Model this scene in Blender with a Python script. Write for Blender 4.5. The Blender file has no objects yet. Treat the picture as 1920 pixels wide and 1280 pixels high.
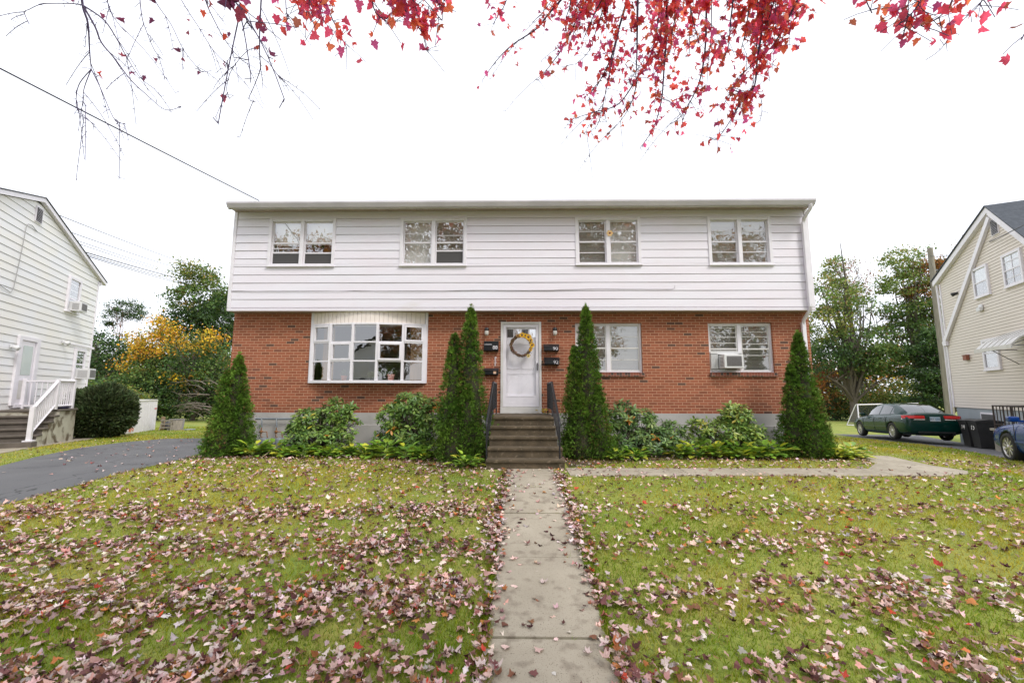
import bpy, bmesh, math, random
import numpy as np
from mathutils import Vector, Matrix
random.seed(7); RNG = np.random.default_rng(11)
SC = bpy.context.scene; COL = SC.collection
PI = math.pi

# ------------------------------------------------------------------ object bookkeeping
def props(o, label=None, cat=None, group=None, kind=None):
    if label: o['label'] = label
    if cat: o['category'] = cat
    if group: o['group'] = group
    if kind: o['kind'] = kind
    return o
def thing(name, label, cat, loc=(0, 0, 0), rz=0.0, group=None, rx=0.0):
    o = bpy.data.objects.new(name, None); COL.objects.link(o)
    o.location = loc; o.rotation_euler = (rx, 0, rz); o.empty_display_size = .2
    return props(o, label, cat, group)
def link_mesh(name, me, mat, parent=None, smooth=False):
    o = bpy.data.objects.new(name, me); COL.objects.link(o)
    if mat is not None:
        for m in (mat if isinstance(mat, (list, tuple)) else [mat]): me.materials.append(m)
    if smooth:
        me.polygons.foreach_set('use_smooth', np.ones(len(me.polygons), bool))
    if parent: o.parent = parent
    return o
def copy_tree(o, parent=None):
    c = o.copy(); COL.objects.link(c)
    if parent: c.parent = parent; c.matrix_parent_inverse = o.matrix_parent_inverse
    for ch in list(o.children): copy_tree(ch, c)
    return c

def np_mesh(name, V, F, cols=None, mat=None, parent=None, smooth=False, uv=None):
    """V (n,3); F (m,k) same-size polygons; cols (n,3) point colours"""
    V = np.asarray(V, np.float32); F = np.asarray(F, np.int32)
    me = bpy.data.meshes.new(name)
    n, (m, k) = len(V), F.shape
    me.vertices.add(n); me.vertices.foreach_set('co', V.ravel())
    me.loops.add(m * k); me.loops.foreach_set('vertex_index', F.ravel())
    me.polygons.add(m)
    me.polygons.foreach_set('loop_start', np.arange(0, m * k, k, dtype=np.int32))
    me.polygons.foreach_set('loop_total', np.full(m, k, np.int32))
    me.update(calc_edges=True)
    if cols is not None:
        a = me.color_attributes.new('Col', 'FLOAT_COLOR', 'POINT')
        c4 = np.ones((n, 4), np.float32); c4[:, :3] = cols
        a.data.foreach_set('color', c4.ravel())
    return link_mesh(name, me, mat, parent, smooth)

class MB:
    """collects simple shapes into one mesh"""
    def __init__(s): s.v = []; s.f = []; s.mi = []; s.sm = []
    def add(s, V, F, mi=0, M=None, sm=False):
        b = len(s.v)
        for p in V:
            p = Vector(p)
            s.v.append(M @ p if M is not None else p)
        for f in F: s.f.append([b + i for i in f]); s.mi.append(mi); s.sm.append(sm)
        return s
    def box(s, x0, x1, y0, y1, z0, z1, mi=0, M=None, bev=0.0):
        if bev <= 0:
            V = [(x0,y0,z0),(x1,y0,z0),(x1,y1,z0),(x0,y1,z0),(x0,y0,z1),(x1,y0,z1),(x1,y1,z1),(x0,y1,z1)]
            F = [(0,3,2,1),(4,5,6,7),(0,1,5,4),(1,2,6,5),(2,3,7,6),(3,0,4,7)]
            return s.add(V, F, mi, M)
        bm = bmesh.new(); bmesh.ops.create_cube(bm, size=1)
        for v in bm.verts: v.co = ((x0+x1)/2+v.co.x*(x1-x0), (y0+y1)/2+v.co.y*(y1-y0), (z0+z1)/2+v.co.z*(z1-z0))
        bmesh.ops.bevel(bm, geom=bm.edges[:]+bm.verts[:], offset=bev, segments=2, affect='EDGES', profile=.6)
        bm.verts.ensure_lookup_table()
        V = [v.co.copy() for v in bm.verts]; F = [[v.index for v in f.verts] for f in bm.faces]
        bm.free(); return s.add(V, F, mi, M)
    def pane(s, x0, x1, y, z0, z1, M=None): return s.add([(x0,y,z0),(x1,y,z0),(x1,y,z1),(x0,y,z1)], [(0,1,2,3)], 0, M)
    def quad(s, a, b, c, d, mi=0): return s.add([a, b, c, d], [(0,1,2,3)], mi)
    def tube(s, pts, r, n=8, mi=0, cap=True, M=None, sm=True):
        pts = [Vector(p) for p in pts]
        rs = r if isinstance(r, (list, tuple)) else [r]*len(pts)
        V = []; F = []; up = None
        for i, p in enumerate(pts):
            t = (pts[min(i+1, len(pts)-1)] - pts[max(i-1, 0)])
            if t.length < 1e-9: t = Vector((0,0,1))
            t.normalize()
            if up is None:
                up = Vector((0,0,1)) if abs(t.z) < .9 else Vector((1,0,0))
            u = t.cross(up)
            if u.length < 1e-6: u = t.orthogonal()
            u.normalize(); w = u.cross(t); up = w
            for k in range(n):
                a = 2*PI*k/n; V.append(p + (u*math.cos(a) + w*math.sin(a))*rs[i])
        for i in range(len(pts)-1):
            for k in range(n):
                F.append((i*n+k, i*n+(k+1)%n, (i+1)*n+(k+1)%n, (i+1)*n+k))
        s.add(V, F, mi, M, sm)
        if cap:
            s.add(V[:n], [tuple(range(n))[::-1]], mi, M); s.add(V[-n:], [tuple(range(n))], mi, M)
        return s
    def lathe(s, prof, n=24, mi=0, M=None, sm=True):
        V = []; F = []
        for (r, z) in prof:
            for k in range(n): a = 2*PI*k/n; V.append((r*math.cos(a), r*math.sin(a), z))
        for i in range(len(prof)-1):
            for k in range(n): F.append((i*n+k, i*n+(k+1)%n, (i+1)*n+(k+1)%n, (i+1)*n+k))
        return s.add(V, F, mi, M, sm)
    def prism(s, poly, a, b, axis='y', mi=0, M=None):
        """poly in the plane perpendicular to axis, extruded a..b"""
        def mk(p, t):
            return (p[0], t, p[1]) if axis == 'y' else ((t, p[0], p[1]) if axis == 'x' else (p[0], p[1], t))
        n = len(poly); V = [mk(p, a) for p in poly] + [mk(p, b) for p in poly]
        F = [tuple(range(n)), tuple(range(2*n-1, n-1, -1))] + [(i, n+i, n+(i+1)%n, (i+1)%n) for i in range(n)]
        return s.add(V, F, mi, M)
    def build(s, name, mat, parent=None, smooth=False, bev=0.0):
        me = bpy.data.meshes.new(name); me.from_pydata([tuple(v) for v in s.v], [], s.f)
        bm = bmesh.new(); bm.from_mesh(me); bmesh.ops.recalc_face_normals(bm, faces=bm.faces[:]); bm.to_mesh(me); bm.free()
        for p, mi, sm in zip(me.polygons, s.mi, s.sm): p.material_index = mi; p.use_smooth = sm or smooth
        box_uv(me)
        o = link_mesh(name, me, mat, parent)
        if bev: 
            md = o.modifiers.new('bevel', 'BEVEL'); md.width = bev; md.segments = 2; md.limit_method = 'ANGLE'
        return o
def box_uv(me):
    uv = me.uv_layers.new(name='UVMap').data
    for p in me.polygons:
        n = p.normal; ax, ay, az = abs(n.x), abs(n.y), abs(n.z)
        for li in p.loop_indices:
            c = me.vertices[me.loops[li].vertex_index].co
            if ay >= ax and ay >= az: uv[li].uv = (c.x, c.z)
            elif ax >= az: uv[li].uv = (c.y, c.z)
            else: uv[li].uv = (c.x, c.y)

# ------------------------------------------------------------------ materials
def new_mat(name):
    m = bpy.data.materials.new(name); m.use_nodes = True
    nt = m.node_tree; return m, nt, nt.nodes, nt.links, nt.nodes['Principled BSDF']
def srgb(r, g, b):
    return tuple((c/255/12.92 if c/255 <= .04045 else ((c/255+.055)/1.055)**2.4) for c in (r, g, b))
def mat(name, c1, c2=None, sc=4.0, rough=.6, metal=0.0, bump=0.0, bsc=60.0, spec=.5, coat=0.0, stretch=None, det=4.0, c3=None, sc3=40.0, f3=.5, specks=None, cracks=None):
    m, nt, N, L, P = new_mat(name)
    P.inputs['Roughness'].default_value = rough; P.inputs['Metallic'].default_value = metal
    P.inputs['Specular IOR Level'].default_value = spec
    if coat: P.inputs['Coat Weight'].default_value = coat; P.inputs['Coat Roughness'].default_value = .04
    tc = N.new('ShaderNodeTexCoord'); mp = N.new('ShaderNodeMapping'); L.new(tc.outputs['Object'], mp.inputs[0])
    if stretch: mp.inputs['Scale'].default_value = stretch
    if c2 is not None:
        nz = N.new('ShaderNodeTexNoise'); nz.inputs['Scale'].default_value = sc; nz.inputs['Detail'].default_value = det
        L.new(mp.outputs[0], nz.inputs['Vector'])
        rp = N.new('ShaderNodeValToRGB'); rp.color_ramp.elements[0].position = .32; rp.color_ramp.elements[1].position = .68
        rp.color_ramp.elements[0].color = (*c1, 1); rp.color_ramp.elements[1].color = (*c2, 1)
        L.new(nz.outputs['Fac'], rp.inputs[0]); out = rp.outputs[0]
        if c3 is not None:
            n3 = N.new('ShaderNodeTexNoise'); n3.inputs['Scale'].default_value = sc3; n3.inputs['Detail'].default_value = 3
            L.new(mp.outputs[0], n3.inputs['Vector'])
            r3 = N.new('ShaderNodeValToRGB'); r3.color_ramp.elements[0].position = f3; r3.color_ramp.elements[1].position = min(1, f3+.12)
            L.new(n3.outputs['Fac'], r3.inputs[0])
            mx = N.new('ShaderNodeMix'); mx.data_type = 'RGBA'
            L.new(r3.outputs[0], mx.inputs['Factor']); L.new(out, mx.inputs['A']); mx.inputs['B'].default_value = (*c3, 1); out = mx.outputs['Result']
        if specks is not None:
            n4 = N.new('ShaderNodeTexNoise'); n4.inputs['Scale'].default_value = 130; n4.inputs['Detail'].default_value = 2; L.new(mp.outputs[0], n4.inputs['Vector'])
            r4 = N.new('ShaderNodeValToRGB'); r4.color_ramp.elements[0].position = .62; r4.color_ramp.elements[1].position = .70; L.new(n4.outputs['Fac'], r4.inputs[0])
            mx = N.new('ShaderNodeMix'); mx.data_type = 'RGBA'; L.new(r4.outputs[0], mx.inputs['Factor']); L.new(out, mx.inputs['A']); mx.inputs['B'].default_value = (*specks, 1); out = mx.outputs['Result']
        if cracks is not None:
            vo = N.new('ShaderNodeTexVoronoi'); vo.feature = 'DISTANCE_TO_EDGE'; vo.inputs['Scale'].default_value = .55
            nd = N.new('ShaderNodeTexNoise'); nd.inputs['Scale'].default_value = 2.5; nd.inputs['Detail'].default_value = 5; L.new(mp.outputs[0], nd.inputs['Vector'])
            va = N.new('ShaderNodeVectorMath'); va.operation = 'MULTIPLY_ADD'; va.inputs[1].default_value = (.5, .5, .5); L.new(nd.outputs['Color'], va.inputs[0]); L.new(mp.outputs[0], va.inputs[2]); L.new(va.outputs[0], vo.inputs['Vector'])
            r5 = N.new('ShaderNodeMapRange'); r5.inputs[1].default_value = .002; r5.inputs[2].default_value = .007; r5.inputs[3].default_value = .75; r5.inputs[4].default_value = 0; L.new(vo.outputs['Distance'], r5.inputs[0])
            mx = N.new('ShaderNodeMix'); mx.data_type = 'RGBA'; L.new(r5.outputs[0], mx.inputs['Factor']); L.new(out, mx.inputs['A']); mx.inputs['B'].default_value = (*cracks, 1); out = mx.outputs['Result']
        L.new(out, P.inputs['Base Color'])
    else: P.inputs['Base Color'].default_value = (*c1, 1)
    if bump:
        nb = N.new('ShaderNodeTexNoise'); nb.inputs['Scale'].default_value = bsc; nb.inputs['Detail'].default_value = 6
        L.new(mp.outputs[0], nb.inputs['Vector'])
        b = N.new('ShaderNodeBump'); b.inputs['Strength'].default_value = bump; b.inputs['Distance'].default_value = .01
        L.new(nb.outputs['Fac'], b.inputs['Height']); L.new(b.outputs[0], P.inputs['Normal'])
    return m
def leaf_mat(name, rough=.55, trans=.3, spec=.35, noise=.25):
    m, nt, N, L, P = new_mat(name)
    at = N.new('ShaderNodeAttribute'); at.attribute_name = 'Col'
    hs = N.new('ShaderNodeHueSaturation'); nz = N.new('ShaderNodeTexNoise'); nz.inputs['Scale'].default_value = 35
    tc = N.new('ShaderNodeTexCoord'); L.new(tc.outputs['Object'], nz.inputs['Vector'])
    mr = N.new('ShaderNodeMapRange'); mr.inputs[3].default_value = 1-noise; mr.inputs[4].default_value = 1+noise
    L.new(nz.outputs['Fac'], mr.inputs[0]); L.new(mr.outputs[0], hs.inputs['Value']); L.new(at.outputs['Color'], hs.inputs['Color'])
    L.new(hs.outputs[0], P.inputs['Base Color']); P.inputs['Roughness'].default_value = rough; P.inputs['Specular IOR Level'].default_value = spec
    tr = N.new('ShaderNodeBsdfTranslucent'); L.new(hs.outputs[0], tr.inputs['Color'])
    mx = N.new('ShaderNodeMixShader'); mx.inputs[0].default_value = trans
    L.new(P.outputs[0], mx.inputs[1]); L.new(tr.outputs[0], mx.inputs[2]); L.new(mx.outputs[0], N['Material Output'].inputs['Surface'])
    return m
def brick_mat(name, reds, dark, mortar, bw=.2032, rh=.0677, ms=.0045, darkfrac=.93, off=.5):
    m, nt, N, L, P = new_mat(name)
    uv = N.new('ShaderNodeUVMap'); bt = N.new('ShaderNodeTexBrick')
    bt.inputs['Scale'].default_value = 1; bt.inputs['Brick Width'].default_value = bw; bt.inputs['Row Height'].default_value = rh
    bt.inputs['Mortar Size'].default_value = ms; bt.inputs['Mortar Smooth'].default_value = .25; bt.inputs['Bias'].default_value = 0
    bt.offset = off
    bt.inputs['Color1'].default_value = (0,0,0,1); bt.inputs['Color2'].default_value = (1,1,1,1); bt.inputs['Mortar'].default_value = (.5,.5,.5,1)
    L.new(uv.outputs[0], bt.inputs['Vector'])
    rp = N.new('ShaderNodeValToRGB'); cr = rp.color_ramp; cr.interpolation = 'LINEAR'
    cr.elements[0].position = 0; cr.elements[0].color = (*reds[0], 1); cr.elements[1].position = 1; cr.elements[1].color = (*dark, 1)
    for i, c in enumerate(reds[1:]): e = cr.elements.new(darkfrac*(i+1)/(len(reds)-1)*.98); e.color = (*c, 1)
    e = cr.elements.new(darkfrac); e.color = (*dark, 1)
    L.new(bt.outputs['Color'], rp.inputs[0])
    # large blotches + fine grit
    tc = N.new('ShaderNodeTexCoord'); nz = N.new('ShaderNodeTexNoise'); nz.inputs['Scale'].default_value = .9; nz.inputs['Detail'].default_value = 5
    L.new(tc.outputs['Object'], nz.inputs['Vector'])
    n2 = N.new('ShaderNodeTexNoise'); n2.inputs['Scale'].default_value = 60; n2.inputs['Detail'].default_value = 4; L.new(tc.outputs['Object'], n2.inputs['Vector'])
    ad = N.new('ShaderNodeMath'); ad.operation = 'ADD'; L.new(nz.outputs['Fac'], ad.inputs[0]); L.new(n2.outputs['Fac'], ad.inputs[1])
    mr = N.new('ShaderNodeMapRange'); mr.inputs[1].default_value = .6; mr.inputs[2].default_value = 1.4; mr.inputs[3].default_value = .84; mr.inputs[4].default_value = 1.16
    L.new(ad.outputs[0], mr.inputs[0])
    hs = N.new('ShaderNodeHueSaturation'); L.new(rp.outputs[0], hs.inputs['Color']); L.new(mr.outputs[0], hs.inputs['Value'])
    mx = N.new('ShaderNodeMix'); mx.data_type = 'RGBA'; L.new(bt.outputs['Fac'], mx.inputs['Factor']); L.new(hs.outputs[0], mx.inputs['A']); mx.inputs['B'].default_value = (*mortar, 1)
    L.new(mx.outputs['Result'], P.inputs['Base Color']); P.inputs['Roughness'].default_value = .85
    iv = N.new('ShaderNodeMath'); iv.operation = 'SUBTRACT'; iv.inputs[0].default_value = 1; L.new(bt.outputs['Fac'], iv.inputs[1])
    b = N.new('ShaderNodeBump'); b.inputs['Strength'].default_value = .7; b.inputs['Distance'].default_value = .006
    L.new(iv.outputs[0], b.inputs['Height']); L.new(b.outputs[0], P.inputs['Normal'])
    return m
def glass_mat(name, refl=.35, tint=(.85,.9,.88), rough=.0):
    m, nt, N, L, P = new_mat(name)
    N.remove(P)
    tr = N.new('ShaderNodeBsdfTransparent'); tr.inputs[0].default_value = (*tint, 1)
    gl = N.new('ShaderNodeBsdfGlossy'); gl.inputs['Roughness'].default_value = rough; gl.inputs[0].default_value = (1,1,1,1)
    fr = N.new('ShaderNodeLayerWeight'); fr.inputs[0].default_value = .5
    pw = N.new('ShaderNodeMath'); pw.operation = 'POWER'; pw.inputs[1].default_value = 4; L.new(fr.outputs['Facing'], pw.inputs[0])
    mr = N.new('ShaderNodeMapRange'); mr.inputs[1].default_value = 0; mr.inputs[2].default_value = 1; mr.inputs[3].default_value = refl; mr.inputs[4].default_value = min(1, refl+.5)
    L.new(pw.outputs[0], mr.inputs[0])
    tc = N.new('ShaderNodeTexCoord'); nz = N.new('ShaderNodeTexNoise'); nz.inputs['Scale'].default_value = 3; L.new(tc.outputs['Object'], nz.inputs['Vector'])
    b = N.new('ShaderNodeBump'); b.inputs['Strength'].default_value = .12; b.inputs['Distance'].default_value = .02
    L.new(nz.outputs['Fac'], b.inputs['Height']); L.new(b.outputs[0], gl.inputs['Normal'])
    mx = N.new('ShaderNodeMixShader'); L.new(mr.outputs[0], mx.inputs[0]); L.new(tr.outputs[0], mx.inputs[1]); L.new(gl.outputs[0], mx.inputs[2])
    L.new(mx.outputs[0], N['Material Output'].inputs['Surface'])
    return m

M = {}
M['brick'] = brick_mat('brick', [(.23,.074,.036),(.29,.090,.043),(.35,.112,.055),(.31,.094,.045),(.25,.076,.038)], (.11,.055,.038), (.54,.32,.20), darkfrac=.965, ms=.0060)
M['brick_sill'] = brick_mat('brick_sill', [(.15,.045,.03),(.28,.08,.05),(.22,.06,.04)], (.06,.04,.035), (.40,.25,.17), bw=.068, rh=.3, off=0.0, darkfrac=.7)
M['white'] = mat('white_paint', (.80,.77,.81), (.74,.715,.755), sc=6, rough=.45)
M['white_old'] = mat('weathered_white', (.70,.69,.67), (.58,.56,.52), sc=3, rough=.55, c3=(.45,.42,.36), sc3=9, f3=.66)
M['cream_board'] = mat('cream_board', (.84,.76,.70), (.80,.72,.66), sc=5, rough=.5)
M['siding'] = mat('lavender_siding', (.765,.715,.775), (.775,.755,.815), sc=.9, rough=.5, stretch=(1,1,2.2), c3=(.71,.67,.68), sc3=.55, f3=.62, bump=.05, bsc=20)
M['groove'] = mat('siding_groove', (.55,.48,.54), rough=.8)
M['soffit'] = mat('tan_soffit', (.47,.37,.32), (.38,.30,.26), sc=4, rough=.6)
M['gutter'] = mat('gutter', (.66,.625,.66), (.56,.53,.56), sc=2, rough=.4)
M['found'] = mat('painted_foundation', (.47,.455,.43), (.39,.375,.355), sc=2, rough=.8, bump=.3, bsc=18, c3=(.34,.32,.29), sc3=4, f3=.62)
M['concrete_walk'] = mat('walk_concrete', (.42,.37,.285), (.32,.28,.21), sc=1.4, rough=.85, bump=.35, bsc=90, c3=(.26,.22,.165), sc3=7, f3=.55, det=8, specks=(.12,.09,.06))
M['concrete_step'] = mat('stained_step_concrete', (.115,.084,.048), (.062,.046,.026), sc=5, rough=.85, bump=.5, bsc=40, c3=(.19,.145,.095), sc3=14, f3=.6, det=8)
M['step_side'] = mat('flaking_painted_concrete', (.52,.50,.42), (.40,.37,.30), sc=3, rough=.85, bump=.5, bsc=12, c3=(.14,.11,.07), sc3=3.2, f3=.5, det=9)
M['asphalt'] = mat('asphalt', (.135,.135,.138), (.10,.10,.104), sc=1.1, rough=.85, bump=.4, bsc=180, c3=(.07,.07,.075), sc3=.9, f3=.6, det=9, specks=(.17,.165,.16), cracks=(.02,.02,.02))
M['road'] = mat('road_asphalt', (.07,.07,.072), (.055,.055,.058), sc=.6, rough=.9)
M['soil'] = mat('soil', (.055,.036,.022), (.085,.055,.033), sc=9, rough=.95, bump=.6, bsc=50)
M['roof'] = mat('roof_shingle', (.10,.105,.11), (.07,.075,.08), sc=8, rough=.9, bump=.4, bsc=40)
M['black'] = mat('black_iron', (.012,.012,.014), (.02,.02,.024), sc=20, rough=.35)
M['mailbox'] = mat('black_enamel', (.010,.011,.014), rough=.3, coat=.3)
M['glass'] = glass_mat('window_glass', .22, (.96,.97,.96))
M['glass_hi'] = glass_mat('window_glass_bright', .32, (.96,.97,.96))
M['glass_door'] = glass_mat('storm_glass', .05, (1,1,1))
M['screen'] = mat('insect_screen', (.055,.052,.05), rough=.6)
M['interior'] = mat('room_wall', (.30,.27,.22), (.24,.21,.17), sc=1, rough=.9)
M['blind_or_dark_panel'] = mat('blind_slats', (.62,.60,.56), (.54,.52,.48), sc=3, rough=.6)
M['shade'] = mat('white_shade', (.84,.83,.80), (.78,.77,.74), sc=2, rough=.7)
M['bark'] = mat('grey_bark', (.16,.13,.10), (.09,.075,.06), sc=6, rough=.9, bump=.8, bsc=25, stretch=(3,3,.5))
M['bark_dark'] = mat('dark_bark', (.055,.045,.05), (.03,.025,.028), sc=10, rough=.85)
M['pole'] = mat('weathered_pole', (.30,.27,.22), (.20,.18,.15), sc=6, rough=.9, stretch=(3,3,.25), bump=.4, bsc=20)
M['wire'] = mat('cable_black', (.012,.012,.02), rough=.5)
M['leaf'] = leaf_mat('foliage', trans=.30)
M['needle'] = leaf_mat('arborvitae_sprays', trans=.18, spec=.2, rough=.65)
M['gloss_leaf'] = leaf_mat('broad_evergreen_leaf', trans=.22, rough=.38, spec=.5)
M['maple'] = leaf_mat('maple_leaf_backlit', trans=.74, rough=.5)
M['fallen'] = leaf_mat('fallen_leaf', trans=.12, spec=.25, rough=.7, noise=.22)
M['grass'] = leaf_mat('grass_blades', trans=.40, spec=.12, rough=.7, noise=.12)
M['terracotta'] = mat('terracotta', (.55,.17,.08), (.45,.13,.06), sc=8, rough=.7)
M['pink_pot'] = mat('pink_plastic', (.85,.42,.36), rough=.5)
M['twig'] = mat('grapevine_twig', (.20,.11,.06), (.11,.06,.04), sc=30, rough=.8)
M['chrome'] = mat('silver_alloy', (.62,.60,.56), (.50,.48,.45), sc=8, rough=.28, metal=.7)
M['tyre'] = mat('tyre_rubber', (.018,.018,.018), rough=.8)
M['plastic_black'] = mat('black_plastic', (.02,.02,.022), (.03,.03,.032), sc=10, rough=.55)
M['grey_metal'] = mat('grey_painted_metal', (.22,.25,.27), (.17,.19,.21), sc=9, rough=.45)
M['rust'] = mat('rusty_brass', (.32,.14,.05), (.18,.09,.04), sc=20, rough=.7)
M['ac_white'] = mat('ac_housing', (.68,.68,.68), rough=.4)
M['ac_grille'] = mat('ac_grille', (.20,.19,.19), (.16,.15,.15), sc=40, rough=.5)

# ------------------------------------------------------------------ terrain height
def sramp(t, k=.6):
    t = np.asarray(t, float)
    return np.where(t < -k, 0, np.where(t < k, (t+k)**2/(4*k), t))
def g(x, y):
    x = np.asarray(x, float); y = np.asarray(y, float)
    z = -.105*np.minimum(sramp(-3.3-y), 7.0)
    z = z - np.minimum(.045*sramp(x-8, 1.0), .36)
    yy = np.clip(y, 0, 60)
    zr = .03*np.minimum(yy, 9)+.018*np.clip(yy-9, 0, 14); zl = .022*np.minimum(yy, 28)
    w = 1/(1+np.exp(-x/1.5))
    z = z - (zr*w + zl*(1-w))
    return z
def gz(x, y): return float(g(x, y))
def fbm(x, y, s, seed=0):
    """cheap smooth pseudo-noise 0..1"""
    r = np.random.default_rng(seed); v = 0; a = 1; t = 0
    for o in range(4):
        for k in range(3):
            th = r.uniform(0, 2*PI); f = s*(2**o)*r.uniform(.7, 1.3)
            v = v + a*np.sin((x*np.cos(th)+y*np.sin(th))*f + r.uniform(0, 6.28)); t += a
        a *= .62
    return .5 + .5*v/t*1.6

# polygons of the hard ground (x, y)
WALK_X0, WALK_X1 = -.225, .65
def walk_shift(y): return 0*y
DRIVE_L = [(-6.95,-4.7),(-6.76,-3.8),(-6.84,-2.2),(-7.0,-1.2),(-7.35,-.2),(-7.4,1.2),(-7.6,2.7),(-9.0,3.05),(-10.9,2.75),(-11.1,1.6),(-10.85,.2),(-10.2,-1.4),(-9.6,-2.5),(-9.5,-4),(-9.7,-7),(-10.2,-12),(-7.2,-12),(-7.1,-7)]
WALK_L = [(-10.95,-2.5),(-11.55,-.9),(-12.15,.4),(-12.6,1.5),(-12.95,2.5),(-13.7,3.6),(-14.4,3.2),(-13.4,1.9),(-12.75,.7),(-12.4,-.4),(-12.2,-1.5),(-11.6,-2.9)]
DRIVE_R = [(10.0,-3.2),(11.15,-.7),(12.6,1.6),(13.9,3.6),(14.5,5.4),(14.75,7.2),(15.3,9.4),(15.9,11.6),(19.6,11.0),(18.3,8.4),(17.68,7.2),(13.95,-.9),(13.2,-2.6),(12.2,-5),(11,-9),(7.5,-12),(6,-9),(8.3,-6)]
PATH_R = [(.60,-2.50),(6.35,-2.36),(7.0,-1.75),(7.25,-1.1),(7.4,-.55),(8.2,-.65),(8.05,-1.35),(7.95,-1.9),(8.05,-2.45),(7.75,-2.75),(7.05,-2.98),(.60,-3.12)]
def in_poly(px, py, poly):
    px = np.asarray(px); py = np.asarray(py); ins = np.zeros(px.shape, bool); n = len(poly)
    for i in range(n):
        x1, y1 = poly[i]; x2, y2 = poly[(i+1) % n]
        c = ((y1 > py) != (y2 > py)) & (px < (x2-x1)*(py-y1)/((y2-y1)+1e-12)+x1)
        ins ^= c
    return ins
def hard_mask(x, y):
    m = in_poly(x, y, DRIVE_L) | in_poly(x, y, WALK_L) | in_poly(x, y, DRIVE_R) | in_poly(x, y, PATH_R)
    xs = x - walk_shift(y)
    m |= (xs > WALK_X0) & (xs < WALK_X1) & (y < -2.3)
    m |= (x > -.62) & (x < .92) & (y > -3.1) & (y < 0)
    m |= (x > -7.3) & (x < 7.3) & (y > -.12) & (y < 9)
    return m

# ground sheet
def axis(lo, hi, n, far, m):
    a = np.linspace(lo, hi, n); s = np.geomspace(1, far, m)
    return np.concatenate([(lo - s)[::-1], a, hi + s])
gx = axis(-26, 30, 225, 500, 16); gy = axis(-14, 30, 177, 500, 16)
X, Y = np.meshgrid(gx, gy); V = np.stack([X, Y, g(X, Y)], -1).reshape(-1, 3)
nx, ny = len(gx), len(gy)
ii = (np.arange(ny-1)[:, None]*nx + np.arange(nx-1)[None]).ravel()
F = np.stack([ii, ii+1, ii+1+nx, ii+nx], 1)
M['lawn'] = mat('lawn_turf', (.17,.24,.03), (.30,.29,.06), sc=1.3, rough=.95, bump=1.0, bsc=70, c3=(.10,.14,.02), sc3=30, f3=.55, det=8)
gr = np_mesh('ground', V, F, mat=M['lawn'], smooth=True); props(gr, kind='structure')
def sheet(name, poly, m, h, sub=.35, thick=.06):
    """flat slab following the terrain: dense triangulated polygon raised by h"""
    bm = bmesh.new(); vs = [bm.verts.new((x, y, 0)) for x, y in poly]; bm.faces.new(vs)
    xs = [p[0] for p in poly]; ys = [p[1] for p in poly]
    for ax, lo, hi in ((0, min(xs), max(xs)), (1, min(ys), max(ys))):
        t = math.ceil(lo/sub)*sub
        while t < hi:
            co = (t, 0, 0) if ax == 0 else (0, t, 0); no = (1, 0, 0) if ax == 0 else (0, 1, 0)
            bmesh.ops.bisect_plane(bm, geom=bm.verts[:]+bm.edges[:]+bm.faces[:], plane_co=co, plane_no=no); t += sub
    for v in bm.verts: v.co.z = gz(v.co.x, v.co.y) + h
    r = bmesh.ops.extrude_face_region(bm, geom=bm.faces[:])
    for v in [e for e in r['geom'] if isinstance(e, bmesh.types.BMVert)]: v.co.z -= thick
    bmesh.ops.recalc_face_normals(bm, faces=bm.faces[:])
    me = bpy.data.meshes.new(name); bm.to_mesh(me); bm.free()
    return props(link_mesh(name, me, m), kind='structure')
sheet('left_driveway', DRIVE_L, M['asphalt'], .012)
sheet('neighbour_walk', WALK_L, M['concrete_walk'], .02)
sheet('right_driveway', DRIVE_R, M['asphalt'], .010)
def road():
    V = []; xs = np.linspace(-60, 60, 61)
    for x in xs:
        for y in (-24, -17, -12.5): V.append((x, y, gz(x, y)+.02))
    F = []
    for i in range(60):
        for j in range(2): a = i*3+j; F.append((a, a+3, a+4, a+1))
    return props(np_mesh('road', V, F, mat=M['road']), kind='structure')
road()
# front walk: separate slabs with open joints, one structure object
mb = MB()
def slab(x0, x1, ya, yb, h=.014, sh=True):
    n = 5; V = []; ys = np.linspace(ya, yb, n)
    for y in ys:
        s = walk_shift(y) if sh else 0
        for (x, dz) in ((x0+s, -.09), (x0+s, 0), (x0+.012+s, .006), (x1-.012+s, .006), (x1+s, 0), (x1+s, -.09)): V.append((x, y, gz(0 if sh else x, y)+h+dz-(0.006 if y in (ya, yb) else 0)))
    F = []
    for i in range(n-1):
        for k in range(5): a = i*6+k; F.append((a, a+1, a+7, a+6))
    F.append(tuple(range(6))[::-1]); F.append(tuple(range((n-1)*6, n*6)))
    mb.add(V, F)
js = [-2.35, -3.78, -4.78, -5.9, -7.07, -8.25, -9.45, -10.65, -11.85]
for i in range(len(js)-1): slab(WALK_X0, WALK_X1, js[i+1]+.009, js[i]-.009, h=.014 + (.006 if i % 2 else 0))
mb.build('front_walk', M['concrete_walk']); props(bpy.data.objects['front_walk'], kind='structure')
mb = MB(); xs = [.86, 1.72, 2.9, 4.1, 5.3, 6.35]
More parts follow.
